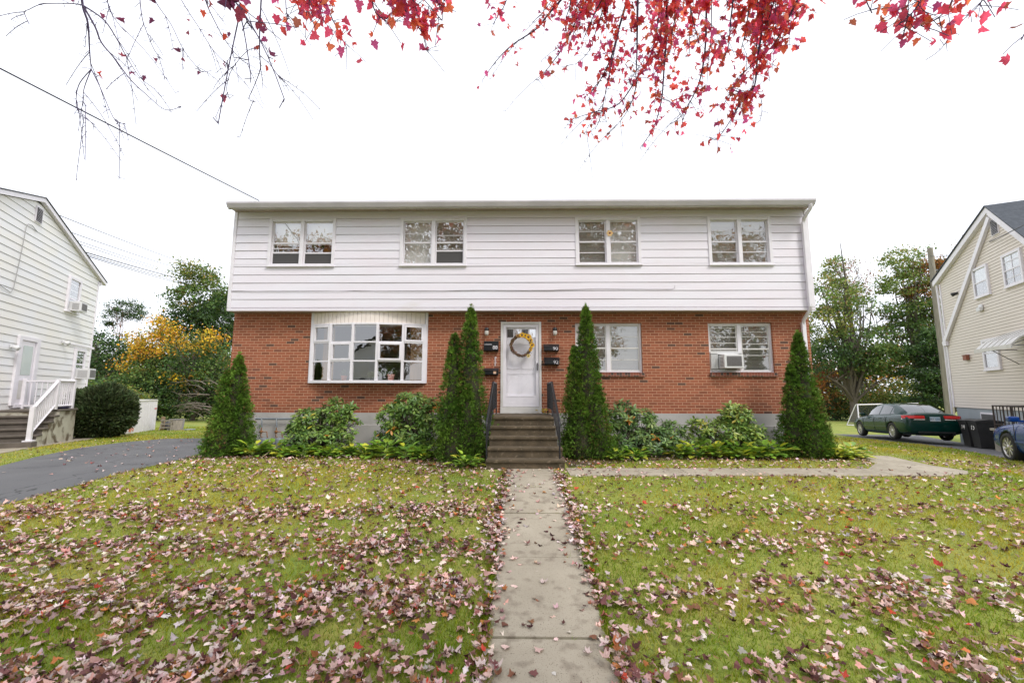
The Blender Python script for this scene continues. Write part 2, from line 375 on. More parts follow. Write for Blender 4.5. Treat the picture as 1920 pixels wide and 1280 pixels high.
for i in range(len(xs)-1):
    x0, x1 = xs[i]+.006, xs[i+1]-.006
    def yt(x): return -2.42+.02*(x-.86)
    def yb(x): return -3.08+.018*(x-.86)
    n = 4; V = []
    for k in range(n):
        x = x0+(x1-x0)*k/(n-1)
        V += [(x, yb(x), gz(x, yb(x))-.05), (x, yb(x), gz(x, yb(x))+.016), (x, yt(x), gz(x, yt(x))+.016), (x, yt(x), gz(x, yt(x))-.05)]
    F = [(a, a+1, a+5, a+4) for k in range(n-1) for a in (k*4, k*4+1, k*4+2)] + [(3,2,1,0), ((n-1)*4, (n-1)*4+1, (n-1)*4+2, (n-1)*4+3)]
    mb.add(V, F)
mb.build('side_walk', M['concrete_walk']); props(bpy.data.objects['side_walk'], kind='structure')
sheet('side_walk_fork', [(6.36,-2.36),(7.0,-1.75),(7.25,-1.1),(7.4,-.55),(8.2,-.65),(8.05,-1.35),(7.95,-1.9),(8.05,-2.45),(7.75,-2.75),(7.05,-2.98),(6.36,-2.98)], M['concrete_walk'], .014)
sheet('planting_bed', [(-7.5,-.45),(-6.9,-1.55),(-5.9,-1.35),(-4.5,-1.5),(-3.2,-1.25),(-2.2,-1.75),(-1.6,-2.35),(-.66,-2.7),(-.60,-.02),(-7.3,-.02)], M['soil'], .006, thick=.03)
sheet('planting_bed', [(.92,-.02),(.93,-2.3),(1.6,-1.95),(2.4,-1.5),(3.6,-1.35),(5.0,-1.35),(6.3,-1.3),(7.3,-1.2),(7.7,-.6),(7.4,-.02)], M['soil'], .006, thick=.03)

# ------------------------------------------------------------------ scattering
def rotmats(yaw, pitch, roll):
    cy, sy, cp, sp, cr, sr = np.cos(yaw), np.sin(yaw), np.cos(pitch), np.sin(pitch), np.cos(roll), np.sin(roll)
    R = np.empty((len(yaw), 3, 3))
    R[:,0,0] = cy*cp; R[:,0,1] = cy*sp*sr-sy*cr; R[:,0,2] = cy*sp*cr+sy*sr
    R[:,1,0] = sy*cp; R[:,1,1] = sy*sp*sr+cy*cr; R[:,1,2] = sy*sp*cr-cy*sr
    R[:,2,0] = -sp;   R[:,2,1] = cp*sr;          R[:,2,2] = cp*cr
    return R
def frames(d, up=None, spin=None):
    """rotation matrices whose x axis is d and z axis near the given normal"""
    d = d/np.linalg.norm(d, axis=1, keepdims=True)
    if up is None: up = np.tile([0, 0, 1.0], (len(d), 1))
    y = np.cross(up, d); ln = np.linalg.norm(y, axis=1, keepdims=True); y = np.where(ln < 1e-4, [[0, 1, 0]], y/np.maximum(ln, 1e-9))
    z = np.cross(d, y); R = np.stack([d, y, z], 2)
    if spin is not None:
        c, s = np.cos(spin), np.sin(spin); A = np.zeros((len(d), 3, 3)); A[:,0,0] = 1; A[:,1,1] = c; A[:,1,2] = -s; A[:,2,1] = s; A[:,2,2] = c
        R = R @ A
    return R
def scatter(T, TF, P, R, S, C=None):
    T = np.asarray(T, float); k = len(T); n = len(P)
    S = np.asarray(S, float)
    TT = T[None]*(S[:, None, None] if S.ndim == 1 else S[:, None, :])
    V = np.einsum('nij,nkj->nki', R, TT) + P[:, None, :]
    F = (np.asarray(TF)[None] + (np.arange(n)*k)[:, None, None]).reshape(-1, len(TF[0]))
    CC = None if C is None else np.repeat(C, k, axis=0)
    return V.reshape(-1, 3), F, CC
DIAMOND = [(0,0,0),(.5,.32,.05),(1,0,-.06),(.5,-.32,.05)]; DIAMOND_F = [(0,1,2,3)]
LANCE = [(0,0,0),(.35,.15,.03),(.75,.13,.0),(1,0,-.10),(.75,-.13,.0),(.35,-.15,.03)]; LANCE_F = [(0,1,2,3),(0,3,4,5)]
def cjit(base, n, v=.25, h=.1, rng=RNG):
    b = np.asarray(base, float); b = b if b.ndim == 2 else np.tile(b, (n, 1))
    return np.clip(b*(1+rng.uniform(-v, v, (n, 1)))*(1+rng.uniform(-h, h, (n, 3))), 0, 1)
def pick(pal, w, n, rng=RNG):
    w = np.array(w, float); return np.array(pal)[rng.choice(len(pal), n, p=w/w.sum())]
# ------------------------------------------------------------------ camera
CAM = np.array([0, -10.35, 1.375])
def cam_axes():
    yaw, pitch, roll = math.radians(.9), math.atan(96/790), math.radians(.1)
    fw = np.array([-math.sin(yaw)*math.cos(pitch), math.cos(yaw)*math.cos(pitch), math.sin(pitch)])
    r0 = np.array([math.cos(yaw), math.sin(yaw), 0]); u0 = np.cross(r0, fw)
    return r0*math.cos(roll)+u0*math.sin(roll), -r0*math.sin(roll)+u0*math.cos(roll), fw
cr_, cu_, cf_ = cam_axes()
cam = bpy.data.cameras.new('camera'); co = bpy.data.objects.new('camera', cam); COL.objects.link(co); SC.camera = co
cam.sensor_width = 36; cam.lens = 790/1920*36; cam.clip_start = .05; cam.clip_end = 3000
co.matrix_world = Matrix([[cr_[0], cu_[0], -cf_[0], CAM[0]], [cr_[1], cu_[1], -cf_[1], CAM[1]], [cr_[2], cu_[2], -cf_[2], CAM[2]], [0,0,0,1]])
cam.dof.use_dof = True; cam.dof.focus_distance = 9.0; cam.dof.aperture_fstop = 7.0
def depth_px(P):
    d = np.asarray(P)-CAM; z = d@cf_
    return z, 960+790*(d@cr_)/z, 640-790*(d@cu_)/z

# ------------------------------------------------------------------ lawn blades
def lawn():
    r = np.random.default_rng(3)
    bands = [((-5.4, 6.4), (-9.2, -6.6), 4700), ((-7.0, 8.6), (-6.6, -4.6), 2800), ((-7.3, 11.2), (-4.6, -2.2), 1500), ((-7.3, 12.5), (-2.2, .6), 900),
             ((7, 15.5), (.6, 9), 420), ((-14.5, -8.5), (-3, 1.5), 420), ((-16, -7.4), (1.5, 9), 420)]
    Ps = []; Ls = []
    for (xa, xb), (ya, yb), den in bands:
        n = int((xb-xa)*(yb-ya)*den); x = r.uniform(xa, xb, n); y = r.uniform(ya, yb, n)
        keep = ~hard_mask(x, y) & ~((y > -.9) & (np.abs(x) < 7.4)) & ((y+10.35)*1.55 > np.abs(x)-1.6)
        keep &= r.uniform(0, 1, n) < .35+.9*fbm(x, y, 1.6, 5)
        x, y = x[keep], y[keep]; Ps.append(np.stack([x, y, g(x, y)-.004], 1)); Ls.append(np.full(len(x), 1 + (.5 if den < 1600 else 0) + (.9 if den < 500 else 0)))
    for xe, sg in ((WALK_X0, -1), (WALK_X1, 1)):
        n = 9000; y = r.uniform(-8.9, -2.7, n); x = xe + sg*(.10-.15*fbm(0*y+xe*9, y, 5, 61)+np.abs(r.normal(0, .02, n)))
        Ps.append(np.stack([x, y, g(x, y)+.004], 1)); Ls.append(np.full(n, 1.15))
    for yj in (-3.78, -4.78, -5.9, -7.07, -8.25):
        n = 160; x = r.uniform(WALK_X0, WALK_X1, n); k = fbm(x, 0*x+yj, 9, 62) > .56; x = x[k]; y = yj+r.normal(0, .005, len(x)); Ps.append(np.stack([x, y, g(x, y)-.005], 1)); Ls.append(np.full(len(x), .8))
    P = np.concatenate(Ps); wide = np.concatenate(Ls); n = len(P)
    # soft overgrown verge along the front walk
    L = r.uniform(.022, .060, n)*(.75+.6*fbm(P[:,0], P[:,1], 2.2, 9)); w = r.uniform(.0022, .0042, n)*wide
    a = r.uniform(0, 2*PI, n); lean = r.uniform(.15, 1.1, n)*L; b = r.uniform(0, 2*PI, n)
    dx, dy = np.cos(a)*w, np.sin(a)*w
    V = np.empty((n, 3, 3)); V[:,0] = P + np.stack([dx, dy, 0*dx], 1); V[:,1] = P - np.stack([dx, dy, 0*dx], 1)
    V[:,2] = P + np.stack([np.cos(b)*lean, np.sin(b)*lean, L], 1)
    f1 = fbm(P[:,0], P[:,1], .9, 21); f2 = fbm(P[:,0], P[:,1], 3.5, 22)
    near = np.clip((P[:,1]+4.5)/3, 0, 1)
    t = np.clip((f1-.5)*2.2+(f2-.5)*1.0+.42+r.normal(0, .16, n), 0, 1)[:, None]
    c = np.array([.215,.325,.013])*(1-t) + np.array([.58,.475,.048])*t
    s = (r.uniform(0, 1, n) < .06+.34*f2**1.5)[:, None]; c = np.where(s, np.array([.62,.48,.15])*r.uniform(.6, 1.1, (n, 1)), c)
    c = c*r.uniform(.55, 1.3, (n, 1))
    o = np_mesh('lawn_grass', V.reshape(-1, 3), np.arange(n*3).reshape(-1, 3), np.repeat(c, 3, 0), M['grass'])
    props(o, 'short patchy green and straw coloured lawn grass', 'grass', kind='stuff')
lawn()

# ------------------------------------------------------------------ fallen maple leaves
half = [(-.09,.12),(-.12,.34),(.06,.31),(.14,.37),(.30,.55),(.37,.45),(.46,.27),(.62,.31),(.70,.20),(.82,.14)]
OUT = [(0,.015)] + half + [(1.0,0)] + [(x, -y) for x, y in half[::-1]] + [(0,-.015)]
MAPLE_F = [(0, i+1, (i+1) % len(OUT) + 1) for i in range(len(OUT))]
def maple_T(curl, cup, twist, fold):
    T = [(.0, 0, 0)]
    for x, y in OUT:
        z = curl*(x-.3)**2 + cup*y*y + twist*y*(x-.3) + fold*abs(y)
        sx = 1 - .25*abs(cup)*abs(y)
        T.append((x-.35, y*sx, z))
    T[0] = (0, 0, curl*.0025)
    return T
MT = [maple_T(-.3,.5,.1,.0), maple_T(.6,-1.1,.3,.1), maple_T(1.1,1.5,-.5,.15), maple_T(-.9,1.8,.6,-.2), maple_T(.3,-.7,-.7,.3), maple_T(-.2,-.5,.3,0)]
LCOL = {'pale pink': (.62,.43,.38), 'dusty rose': (.45,.26,.22), 'silvery mauve': (.68,.55,.51), 'dark maroon': (.075,.025,.022), 'brown': (.22,.095,.055),
        'bright red': (.45,.06,.035), 'orange': (.50,.19,.06), 'plum': (.19,.075,.07)}
LW = {'pale pink': .36, 'dusty rose': .17, 'silvery mauve': .22, 'dark maroon': .11, 'brown': .15, 'bright red': .018, 'orange': .04, 'plum': .10}
LN = list(LCOL)
def fallen():
    r = np.random.default_rng(5)
    X = []; Y = []
    def area(xa, xb, ya, yb, den, fn=None, grass=True):
        n = int((xb-xa)*(yb-ya)*den); x = r.uniform(xa, xb, n); y = r.uniform(ya, yb, n)
        k = np.ones(n, bool)
        if grass: k &= ~hard_mask(x, y)
        if fn is not None: k &= r.uniform(0, 1, n) < fn(x, y)
        k &= ~((y > -.9) & (np.abs(x) < 7.3)) & ((y+10.35)*1.55 > np.abs(x)-1.6)
        X.append(x[k]); Y.append(y[k])
    cl = lambda x, y: np.clip((fbm(x, y, 2.3, 31)-.2)*1.5, .50, 1)*np.clip((fbm(x, y, 6.5, 33)-.15)*1.7, .15, 1)
    area(-5.4, .2, -9.1, -6.2, 1500, cl); area(.2, 6.2, -9.1, -6.2, 640, cl)
    area(-7.3, .2, -6.2, -4.4, 900, cl); area(.2, 8.5, -6.2, -4.4, 360, cl)
    area(-7.3, .2, -4.4, -1.2, 185, lambda x, y: .35+.65*cl(x, y)); area(.2, 11, -4.4, -1.0, 110, lambda x, y: .35+.65*cl(x, y))
    area(7.4, 14, -3, 6, 6); area(-13, -7, -3.5, 4, 3, None, False); area(-12, -7.2, -2.5, 3, 3, None, False); area(-1.5, 2.2, -3.0, -2.2, 30, None, False)
    for (xa, xb, den) in ((-.36, -.10, 380), (.53, .81, 460)):       # drifts against the walk edges
        n = int((xb-xa)*6.2*den); y = r.uniform(-8.8, -2.7, n); c = (xa+xb)/2
        x = r.normal(c, .062, n)+walk_shift(y); k = r.uniform(0, 1, n) < .45+.8*fbm(x*0, y, 4, 41); X.append(x[k]); Y.append(y[k])
    area(-.25, .62, -8.9, -2.7, 30, None, False); area(1, 7.6, -3.15, -2.3, 7, None, False)
    area(1.0, 7, -3.35, -3.0, 40, None, False); area(1.0, 6, -2.5, -2.2, 35, None, False)
    x = np.concatenate(X); y = np.concatenate(Y); n = len(x)
    hard = hard_mask(x, y)
    z = g(x, y) + np.where(hard, .026, r.uniform(.018, .042, n)) 
    P = np.stack([x, y, z], 1); size = r.uniform(.034, .068, n)*np.where(r.uniform(0,1,n) < .06, 1.35, 1)
    yaw = r.uniform(0, 2*PI, n); tilt = np.where(hard, r.normal(0, .10, n), r.normal(0, .25, n)); roll = np.where(hard, r.normal(0, .10, n), r.normal(0, .34, n))
    onw = (np.abs(x-.19) < .6) & (y < -2.6); P[:,2] += np.where(onw & (np.abs(x-.19) > .33), r.uniform(0, .035, n), 0)
    ci = r.choice(len(LN), n, p=np.array([LW[k] for k in LN])/sum(LW.values())); ti = r.integers(0, len(MT), n)
    R = rotmats(yaw, tilt, roll)
    d, px, py = depth_px(P); vis = (d > .3) & (px > 8) & (px < 1912) & (py < 1268) & (py > 500)
    order = np.argsort(np.where(vis, d/size, 1e9))[:296]; sel = np.zeros(n, bool); sel[order] = True
    # far ones: one mesh
    VV = []; FF = []; CC = []; off = 0
    for t in range(len(MT)):
        k = (~sel) & (ti == t); C = np.array([LCOL[LN[c]] for c in ci[k]]); C = cjit(C, k.sum(), .48, .12, r)
        V, F, c = scatter(MT[t], MAPLE_F, P[k], R[k], size[k], C); VV.append(V); FF.append(F+off); CC.append(c); off += len(V)
    o = np_mesh('leaf_litter', np.concatenate(VV), np.concatenate(FF), np.concatenate(CC), M['fallen'])
    props(o, 'thick scatter of smaller fallen pink and maroon maple leaves over the lawn', 'fallen leaves', kind='stuff')
    meshes = {}
    for i in order:
        key = (int(ti[i]), int(ci[i]))
        nm = LN[ci[i]]
        if key not in meshes:
            C = np.tile(LCOL[nm], (len(MT[0]), 1)); C = C*(1+r.uniform(-.12, .12, (len(C), 1)))
            T = np.array(MT[key[0]]); 
            # slender stalk
            st = np.array([(-.35, .012, 0), (-.35, -.012, 0), (-.8, .01, .10)]); V = np.concatenate([T, st]); k0 = len(T)
            C = np.concatenate([C, np.tile([.25,.06,.05], (3, 1))])
            o = np_mesh('fallen_leaf', V, MAPLE_F + [(k0, k0+1, k0+2)], C, M['fallen']); meshes[key] = o.data; first = o
        else:
            o = bpy.data.objects.new('fallen_leaf', meshes[key]); COL.objects.link(o)
        o.location = P[i]; o.rotation_mode = 'XYZ'; o.matrix_basis = Matrix.Translation(P[i]) @ Matrix(R[i].tolist()).to_4x4() @ Matrix.Scale(float(size[i]), 4)
        u = P[i][0]-.19
        if abs(u) < .34: where = 'on concrete walk'
        elif abs(u) < .62: where = 'along %s walk edge' % ('left' if u < 0 else 'right')
        else: where = 'in lawn grass'
        col_ = int(np.clip(px[i]//240, 0, 7)); row = 'bottom edge' if py[i] > 1180 else ('lower part' if py[i] > 1080 else 'lower middle')
        side = ['far left', 'left', 'left of centre', 'centre left', 'centre right', 'right of centre', 'right', 'far right'][col_]
        sh = ['flat', 'arched', 'cupped', 'tightly curled', 'folded', 'flat'][ti[i]]
        props(o, '%s %s fallen leaf %s, %s, %s' % (sh, nm, where, side, row), 'fallen leaf', 'fallen maple leaves on lawn and walk')
fallen()

# ------------------------------------------------------------------ wall helpers
def wall_holes(mb, x0, x1, z0, z1, holes, y0, y1):
    xs = sorted(set([x0, x1] + [h[0] for h in holes] + [h[1] for h in holes])); zs = sorted(set([z0, z1] + [h[2] for h in holes] + [h[3] for h in holes]))
    for i in range(len(xs)-1):
        for j in range(len(zs)-1):
            cx, cz = (xs[i]+xs[i+1])/2, (zs[j]+zs[j+1])/2
            if any(h[0] < cx < h[1] and h[2] < cz < h[3] for h in holes): continue
            a, b, c, d = xs[i], xs[i+1], zs[j], zs[j+1]
            mb.quad((a,y0,c), (b,y0,c), (b,y0,d), (a,y0,d)); mb.quad((a,y1,c), (a,y1,d), (b,y1,d), (b,y1,c))
    for (a, b, c, d) in holes:
        mb.quad((a,y0,c), (a,y1,c), (b,y1,c), (b,y0,c)); mb.quad((a,y0,d), (b,y0,d), (b,y1,d), (a,y1,d))
        mb.quad((a,y0,c), (a,y0,d), (a,y1,d), (a,y1,c)); mb.quad((b,y0,c), (b,y1,c), (b,y1,d), (b,y0,d))
def text_obj(name, s, size, m, parent, loc, rot=(PI/2, 0, 0), ext=.002):
    cu = bpy.data.curves.new(name, 'FONT'); cu.body = s; cu.size = size; cu.extrude = ext; cu.align_x = 'CENTER'; cu.align_y = 'CENTER'
    tmp = bpy.data.objects.new(name, cu); COL.objects.link(tmp); bpy.context.view_layer.update()
    me = bpy.data.meshes.new_from_object(tmp.evaluated_get(bpy.context.evaluated_depsgraph_get())); bpy.data.objects.remove(tmp); me.materials.clear(); me.materials.append(m)
    o = bpy.data.objects.new(name, me); COL.objects.link(o); o.parent = parent; o.location = loc; o.rotation_euler = rot
    return o

# ------------------------------------------------------------------ the apartment house
H = thing('apartment_house', 'two storey apartment house of red brick with a lavender white sided upper storey', 'house')
W1 = (1.40, 3.04, 1.865, 3.095); W2 = (4.67, 6.24, 1.870, 3.095); DOOR = (-.44, .56, .88, 3.12); BAY = (-5.15, -2.29, 1.60, 3.34)
mb = MB(); wall_holes(mb, -7.155, 7.14, .89, 3.36, [W1, W2, DOOR, BAY], 0, .22)
mb.quad((-7.155,0,.89), (-7.155,0,3.36), (-7.155,8.6,3.36), (-7.155,8.6,.89)); mb.quad((7.14,0,.89), (7.14,8.6,.89), (7.14,8.6,3.36), (7.14,0,3.36))
mb.quad((-7.155,8.6,.89), (-7.155,8.6,3.36), (7.14,8.6,3.36), (7.14,8.6,.89))
mb.build('brick_wall', M['brick'], H)
for w in (W1, W2):
    mb = MB(); mb.box(w[0]-.02, w[1]+.04, -.045, .12, w[2]-.098, w[2]-.004, bev=.006); mb.build('brick_sill', M['brick_sill'], H)
mb = MB(); mb.box(-7.14, 7.125, -.012, 8.6, .60, .886); mb.box(-7.16, 7.145, -.05, 8.62, -.9, .598, bev=.01); mb.build('foundation', M['found'], H)
# interior shell (dim rooms seen through the panes)
mb = MB()
for (z0, z1, yb) in ((.95, 3.3, 3.2), (3.5, 5.8, 3.0)):
    mb.quad((-7,yb,z0), (7,yb,z0), (7,yb,z1), (-7,yb,z1)); mb.quad((-7,.23,z0), (7,.23,z0), (7,yb,z0), (-7,yb,z0)); mb.quad((-7,.23,z1), (-7,yb,z1), (7,yb,z1), (7,.23,z1))
    for x in (-7, -1.0, 1.0, 4, 7): mb.quad((x,.23,z0), (x,yb,z0), (x,yb,z1), (x,.23,z1))
mb.build('interior_wall', M['interior'], H)

# siding courses with real grooves, cut round the upper windows
UW = [(-6.24, -4.56, 4.46, 5.70), (-2.94, -1.28, 4.465, 5.70), (1.40, 3.01, 4.475, 5.70), (4.65, 6.20, 4.465, 5.69)]
YS = -.30; EXP = .2055; SZ0 = 3.425; SZ1 = 5.90; SX0, SX1 = -7.06, 7.03
mb = MB()
holes = [(a+.05, b-.05, c+.05, d-.05) for a, b, c, d in UW]
k = 0; z = SZ0
while z < SZ1-.01:
    zt = min(z+EXP, SZ1)
    cuts = sorted(set([z, zt] + [v for h in holes for v in h[2:] if z < v < zt]))
    for j in range(len(cuts)-1):
        za, zb = cuts[j], cuts[j+1]; zm = (za+zb)/2
        xs = [SX0]
        for h in holes:
            if h[2] < zm < h[3]: xs += [h[0], h[1]]
        xs.append(SX1)
        for i in range(0, len(xs), 2):
            a, b = xs[i], xs[i+1]
            yy = lambda q: YS - .011*(1-(q-z)/EXP)
            lo = za + (.009 if j == 0 else 0)
            # face in a few spans with a little waviness
            nseg = max(1, int((b-a)/1.2)); rr = [0]*(nseg+1)
            for q in range(nseg):
                u0, u1 = a+(b-a)*q/nseg, a+(b-a)*(q+1)/nseg
                w0 = .0035*math.sin(u0*1.7+k*1.3); w1_ = .0035*math.sin(u1*1.7+k*1.3)
                mb.quad((u0,yy(lo)+w0,lo), (u1,yy(lo)+w1_,lo), (u1,yy(zb)+w1_*.3,zb), (u0,yy(zb)+w0*.3,zb), 0)
                if j == 0:
                    mb.quad((u0,yy(lo)+w0,lo), (u0,YS+.03,lo), (u1,YS+.03,lo), (u1,yy(lo)+w1_,lo), 0)
            if j == 0:
                mb.quad((a,YS+.012,za-.001), (b,YS+.012,za-.001), (b,YS+.012,lo+.002), (a,YS+.012,lo+.002), 1)
    z = zt; k += 1
for h in holes:
    a, b, c, d = h
    mb.quad((a,YS,c), (a,YS+.2,c), (b,YS+.2,c), (b,YS,c)); mb.quad((a,YS,d), (b,YS,d), (b,YS+.2,d), (a,YS+.2,d))
    mb.quad((a,YS,c), (a,YS,d), (a,YS+.2,d), (a,YS+.2,c)); mb.quad((b,YS,c), (b,YS+.2,c), (b,YS+.2,d), (b,YS,d))
for x in (-7.13, 7.10): mb.quad((x,YS+.02,3.35), (x,8.9,3.35), (x,8.9,5.9), (x,YS+.02,5.9))
mb.build('siding', [M['siding'], M['groove']], H)
mb = MB(); mb.box(-7.145, 7.115, YS-.02, YS+.06, 3.345, 3.418, bev=.006); mb.build('skirt_board', M['siding'], H)
mb = MB(); mb.box(-7.145, -7.062, YS-.024, YS+.08, 3.42, 5.90, bev=.006); mb.build('corner_board', M['white'], H)
mb = MB(); mb.box(7.032, 7.115, YS-.024, YS+.08, 3.42, 5.90, bev=.006); mb.build('corner_board', M['white'], H)
mb = MB(); mb.quad((-7.14,YS-.01,3.35), (7.11,YS-.01,3.35), (7.11,.24,3.35), (-7.14,.24,3.35)); mb.build('overhang_soffit', M['soffit'], H)
# eave: soffit, fascia, gutter, roof
mb = MB()
for i in range(96):
    x0 = -7.12+i*14.22/96; mb.box(x0, x0+14.22/96-.008, -.62, YS-.005, 5.875, 5.89)
mb.box(-7.13, 7.11, -.62, YS+.1, 5.892, 5.91); mb.build('eave_soffit', M['soffit'], H)
mb = MB(); mb.box(-7.08, 7.05, -.652, -.622, 5.80, 5.97); mb.build('fascia_board', M['white_old'], H)
mb = MB(); prof = [(-.655,5.815),(-.715,5.815),(-.735,5.85),(-.765,5.905),(-.765,5.945),(-.755,5.945),(-.75,5.91),(-.722,5.86),(-.655,5.83)]
mb.prism(prof, -7.06, 7.03, 'x'); mb.build('gutter', M['gutter'], H)
mb = MB(); mb.prism([(-.70,5.968),(4.15,7.45),(9.3,5.9),(9.3,5.86),(4.15,7.38),(-.70,5.93)], -7.10, 7.07, 'x'); mb.build('roof', M['roof'], H)
mb = MB()
for x in (-7.12, 7.09): mb.add([(x,YS,5.9),(x,8.6,5.9),(x,4.15,7.36)], [(0,1,2)])
mb.build('gable_wall', M['siding'], H)
mb = MB(); mb.tube([(6.93,-.70,5.83),(6.93,-.70,5.74),(6.96,-.40,5.60),(6.96,-.375,5.5)], .042, 10); mb.box(6.915, 7.005, -.41, -.338, 3.42, 5.52, bev=.008)
mb.tube([(6.96,-.375,3.48),(6.96,-.36,3.36),(6.96,-.10,3.16),(6.96,-.065,3.05)], .042, 10); mb.box(6.915, 7.005, -.10, -.028, .5, 3.09, bev=.008)
mb.build('downspout', M['white'], H)

# ---- windows
def blind_mesh(mb, a, b, za, zb, y, pitch=.032, tilt=.020):
    z = zb
    while z > za:
        mb.quad((a,y,z), (b,y,z), (b,y+.012,z-tilt), (a,y+.012,z-tilt)); z -= pitch
def window(parent, rect, y, cfg, upper=True, depth=.14):
    """rect outer casing; cfg: for each light dict(rails, blind, shade, screen, glass)"""
    x0, x1, z0, z1 = rect; cw = .075 if upper else .05; yf = y - (.028 if upper else -.015)
    mb = MB(); top = z1-cw; bot = z0+cw*.8; xm = (x0+x1)/2; mw = .045
    mb.box(x0, x0+cw, yf, y+depth, z0, z1, bev=.004); mb.box(x1-cw, x1, yf, y+depth, z0, z1, bev=.004)
    mb.box(x0+cw+.001, x1-cw-.001, yf+.002, y+depth, top, z1-.001, bev=.004); mb.box(xm-mw, xm+mw, yf+.004, y+depth, bot, top-.001, bev=.004)
    mb.box(x0-.012, x1+.012, yf-.028, y+.02, z0-.012, z0+.012, bev=.004) if upper else None
    mb.box(x0+cw+.001, x1-cw-.001, yf-.003, y+depth, z0+.013, bot, bev=.004)
    wn = mb.build('window', M['white'], parent)
    for i, (a, b) in enumerate(((x0+cw, xm-mw), (xm+mw, x1-cw))):
        c = cfg[i]; h = top-bot; zm = top-h*c.get('meet', .5)
        sw = .028; ys = y+.035
        sb = MB()
        sb.box(a+.003, a+sw, ys, ys+.03, bot+.003, top-.003); sb.box(b-sw, b-.003, ys, ys+.03, bot+.003, top-.003)
        sb.box(a+sw, b-sw, ys+.001, ys+.03, top-sw, top-.004); sb.box(a+sw, b-sw, ys+.001, ys+.03, bot+.004, bot+sw)
        sb.box(a+sw, b-sw, ys-.006, ys+.028, zm-.017, zm+.017)
        for fr in c.get('rails', []): sb.box(a+sw, b-sw, ys+.004, ys+.026, top-h*fr-.008, top-h*fr+.008)
        sb.build('sash', M['white_old'] if not upper else M['white'], wn)
        gl = M[c.get('glass', 'glass')]
        op = c.get('open', 0)          # share of the height open at the bottom (insect screen)
        zo = bot+sw+(h-2*sw)*op
        pb = MB(); pb.pane(a+sw, b-sw, ys+.012, zm+.017, top-sw); pb.build('pane', gl, wn)
        if zm-.017 > zo: pb = MB(); pb.pane(a+sw, b-sw, ys+.018, zo, zm-.017); pb.build('pane', gl, wn)
        if op:
            pb = MB(); pb.box(a+sw, b-sw, ys+.016, ys+.018, bot+sw, zo-.02); pb.build('insect_screen', M['screen'], wn)
            pb = MB(); pb.box(a+sw, b-sw, ys+.004, ys+.03, zo-.018, zo+.018); pb.build('sash_rail', M['white'], wn)
        if 'blind_or_dark_panel' in c:
            f0, f1 = c['blind_or_dark_panel']; bb = MB(); blind_mesh(bb, a+.01, b-.01, top-h*f1, top-h*f0, y+.115); bb.box(a+.01, b-.01, y+.10, y+.13, top-h*f1-.02, top-h*f1); bb.build('blind_or_dark_panel', M['blind_or_dark_panel'], wn)
        if 'shade' in c:
            f0, f1 = c['shade']; bb = MB(); bb.box(a+.005, b-.005, y+.155, y+.158, top-h*f1, top-h*f0); bb.build('roller_shade', M['shade'], wn)
    return wn
window(H, UW[0], YS, [dict(rails=[.62], meet=.5, open=.27, shade=(0,.52), glass='glass_hi'), dict(meet=.5, open=.26, shade=(0,.5), glass='glass_hi', blind_or_dark_panel=(.7,1))])
window(H, UW[1], YS, [dict(meet=.5, shade=(0,.98), glass='glass_hi', rails=[.28]), dict(rails=[.33], meet=.5, open=.30, blind_or_dark_panel=(0,.62), glass='glass_hi')])
window(H, UW[2], YS, [dict(meet=.5, rails=[.25,.75], blind_or_dark_panel=(0,1)), dict(meet=.5, rails=[.25,.75], shade=(0,1), glass='glass_hi')])
window(H, UW[3], YS, [dict(meet=.5, rails=[.25,.74], blind_or_dark_panel=(0,1)), dict(meet=.5, rails=[.26,.74], blind_or_dark_panel=(0,1))])
window(H, W1, .05, [dict(meet=.5, rails=[.25,.76], blind_or_dark_panel=(0,1), shade=(0,.25)), dict(meet=.5, rails=[.25,.75], blind_or_dark_panel=(0,1))], upper=False)
window(H, W2, .05, [dict(meet=.52, rails=[.06,.16,.26,.39,.56], blind_or_dark_panel=(0,.60)), dict(meet=.52, rails=[.15,.25,.41,.66], blind_or_dark_panel=(0,1))], upper=False)

# ---- entrance
mb = MB(); a, b, c, d = DOOR
mb.box(a, a+.055, -.03, .10, c+.16, d, bev=.004); mb.box(b-.055, b, -.03, .10, c+.16, d, bev=.004); mb.box(a+.056, b-.056, -.028, .10, d-.055, d-.001, bev=.004)
mb.box(a-.005, b+.005, -.05, .2, c, c+.155, bev=.006)
mb.build('door_frame', M['white_old'], H)
sd = MB(); sa, sb_, sc_, sd_ = a+.058, b-.058, c+.165, d-.058
sd.box(sa, sa+.075, .0, .035, sc_, sd_, bev=.003); sd.box(sb_-.075, sb_, .0, .035, sc_, sd_, bev=.003); sd.box(sa+.076, sb_-.076, .001, .034, sd_-.075, sd_-.001, bev=.003)
sd.box(sa+.076, sb_-.076, .001, .034, sc_+.001, sc_+.26, bev=.003); sd.box(sa+.09, sb_-.09, -.004, .0, sc_+.235, sc_+.25); sd.box(sa+.09, sb_-.09, -.004, .0, sc_+.06, sc_+.07)
sd = sd.build('storm_door', M['white'], H)
mb = MB(); mb.pane(sa+.076, sb_-.076, .016, sc_+.26, sd_-.076); mb.build('glass', M['glass_door'], sd)
mb = MB(); mb.box(sb_-.052, sb_-.030, -.045, .0, 1.92, 2.10, bev=.004); mb.build('handle', M['black'], sd)
fd = MB(); fd.box(sa+.01, sb_-.01, .055, .10, sc_, sd_)
zt = sd_-.10
wD = (sb_-sa-.02); 
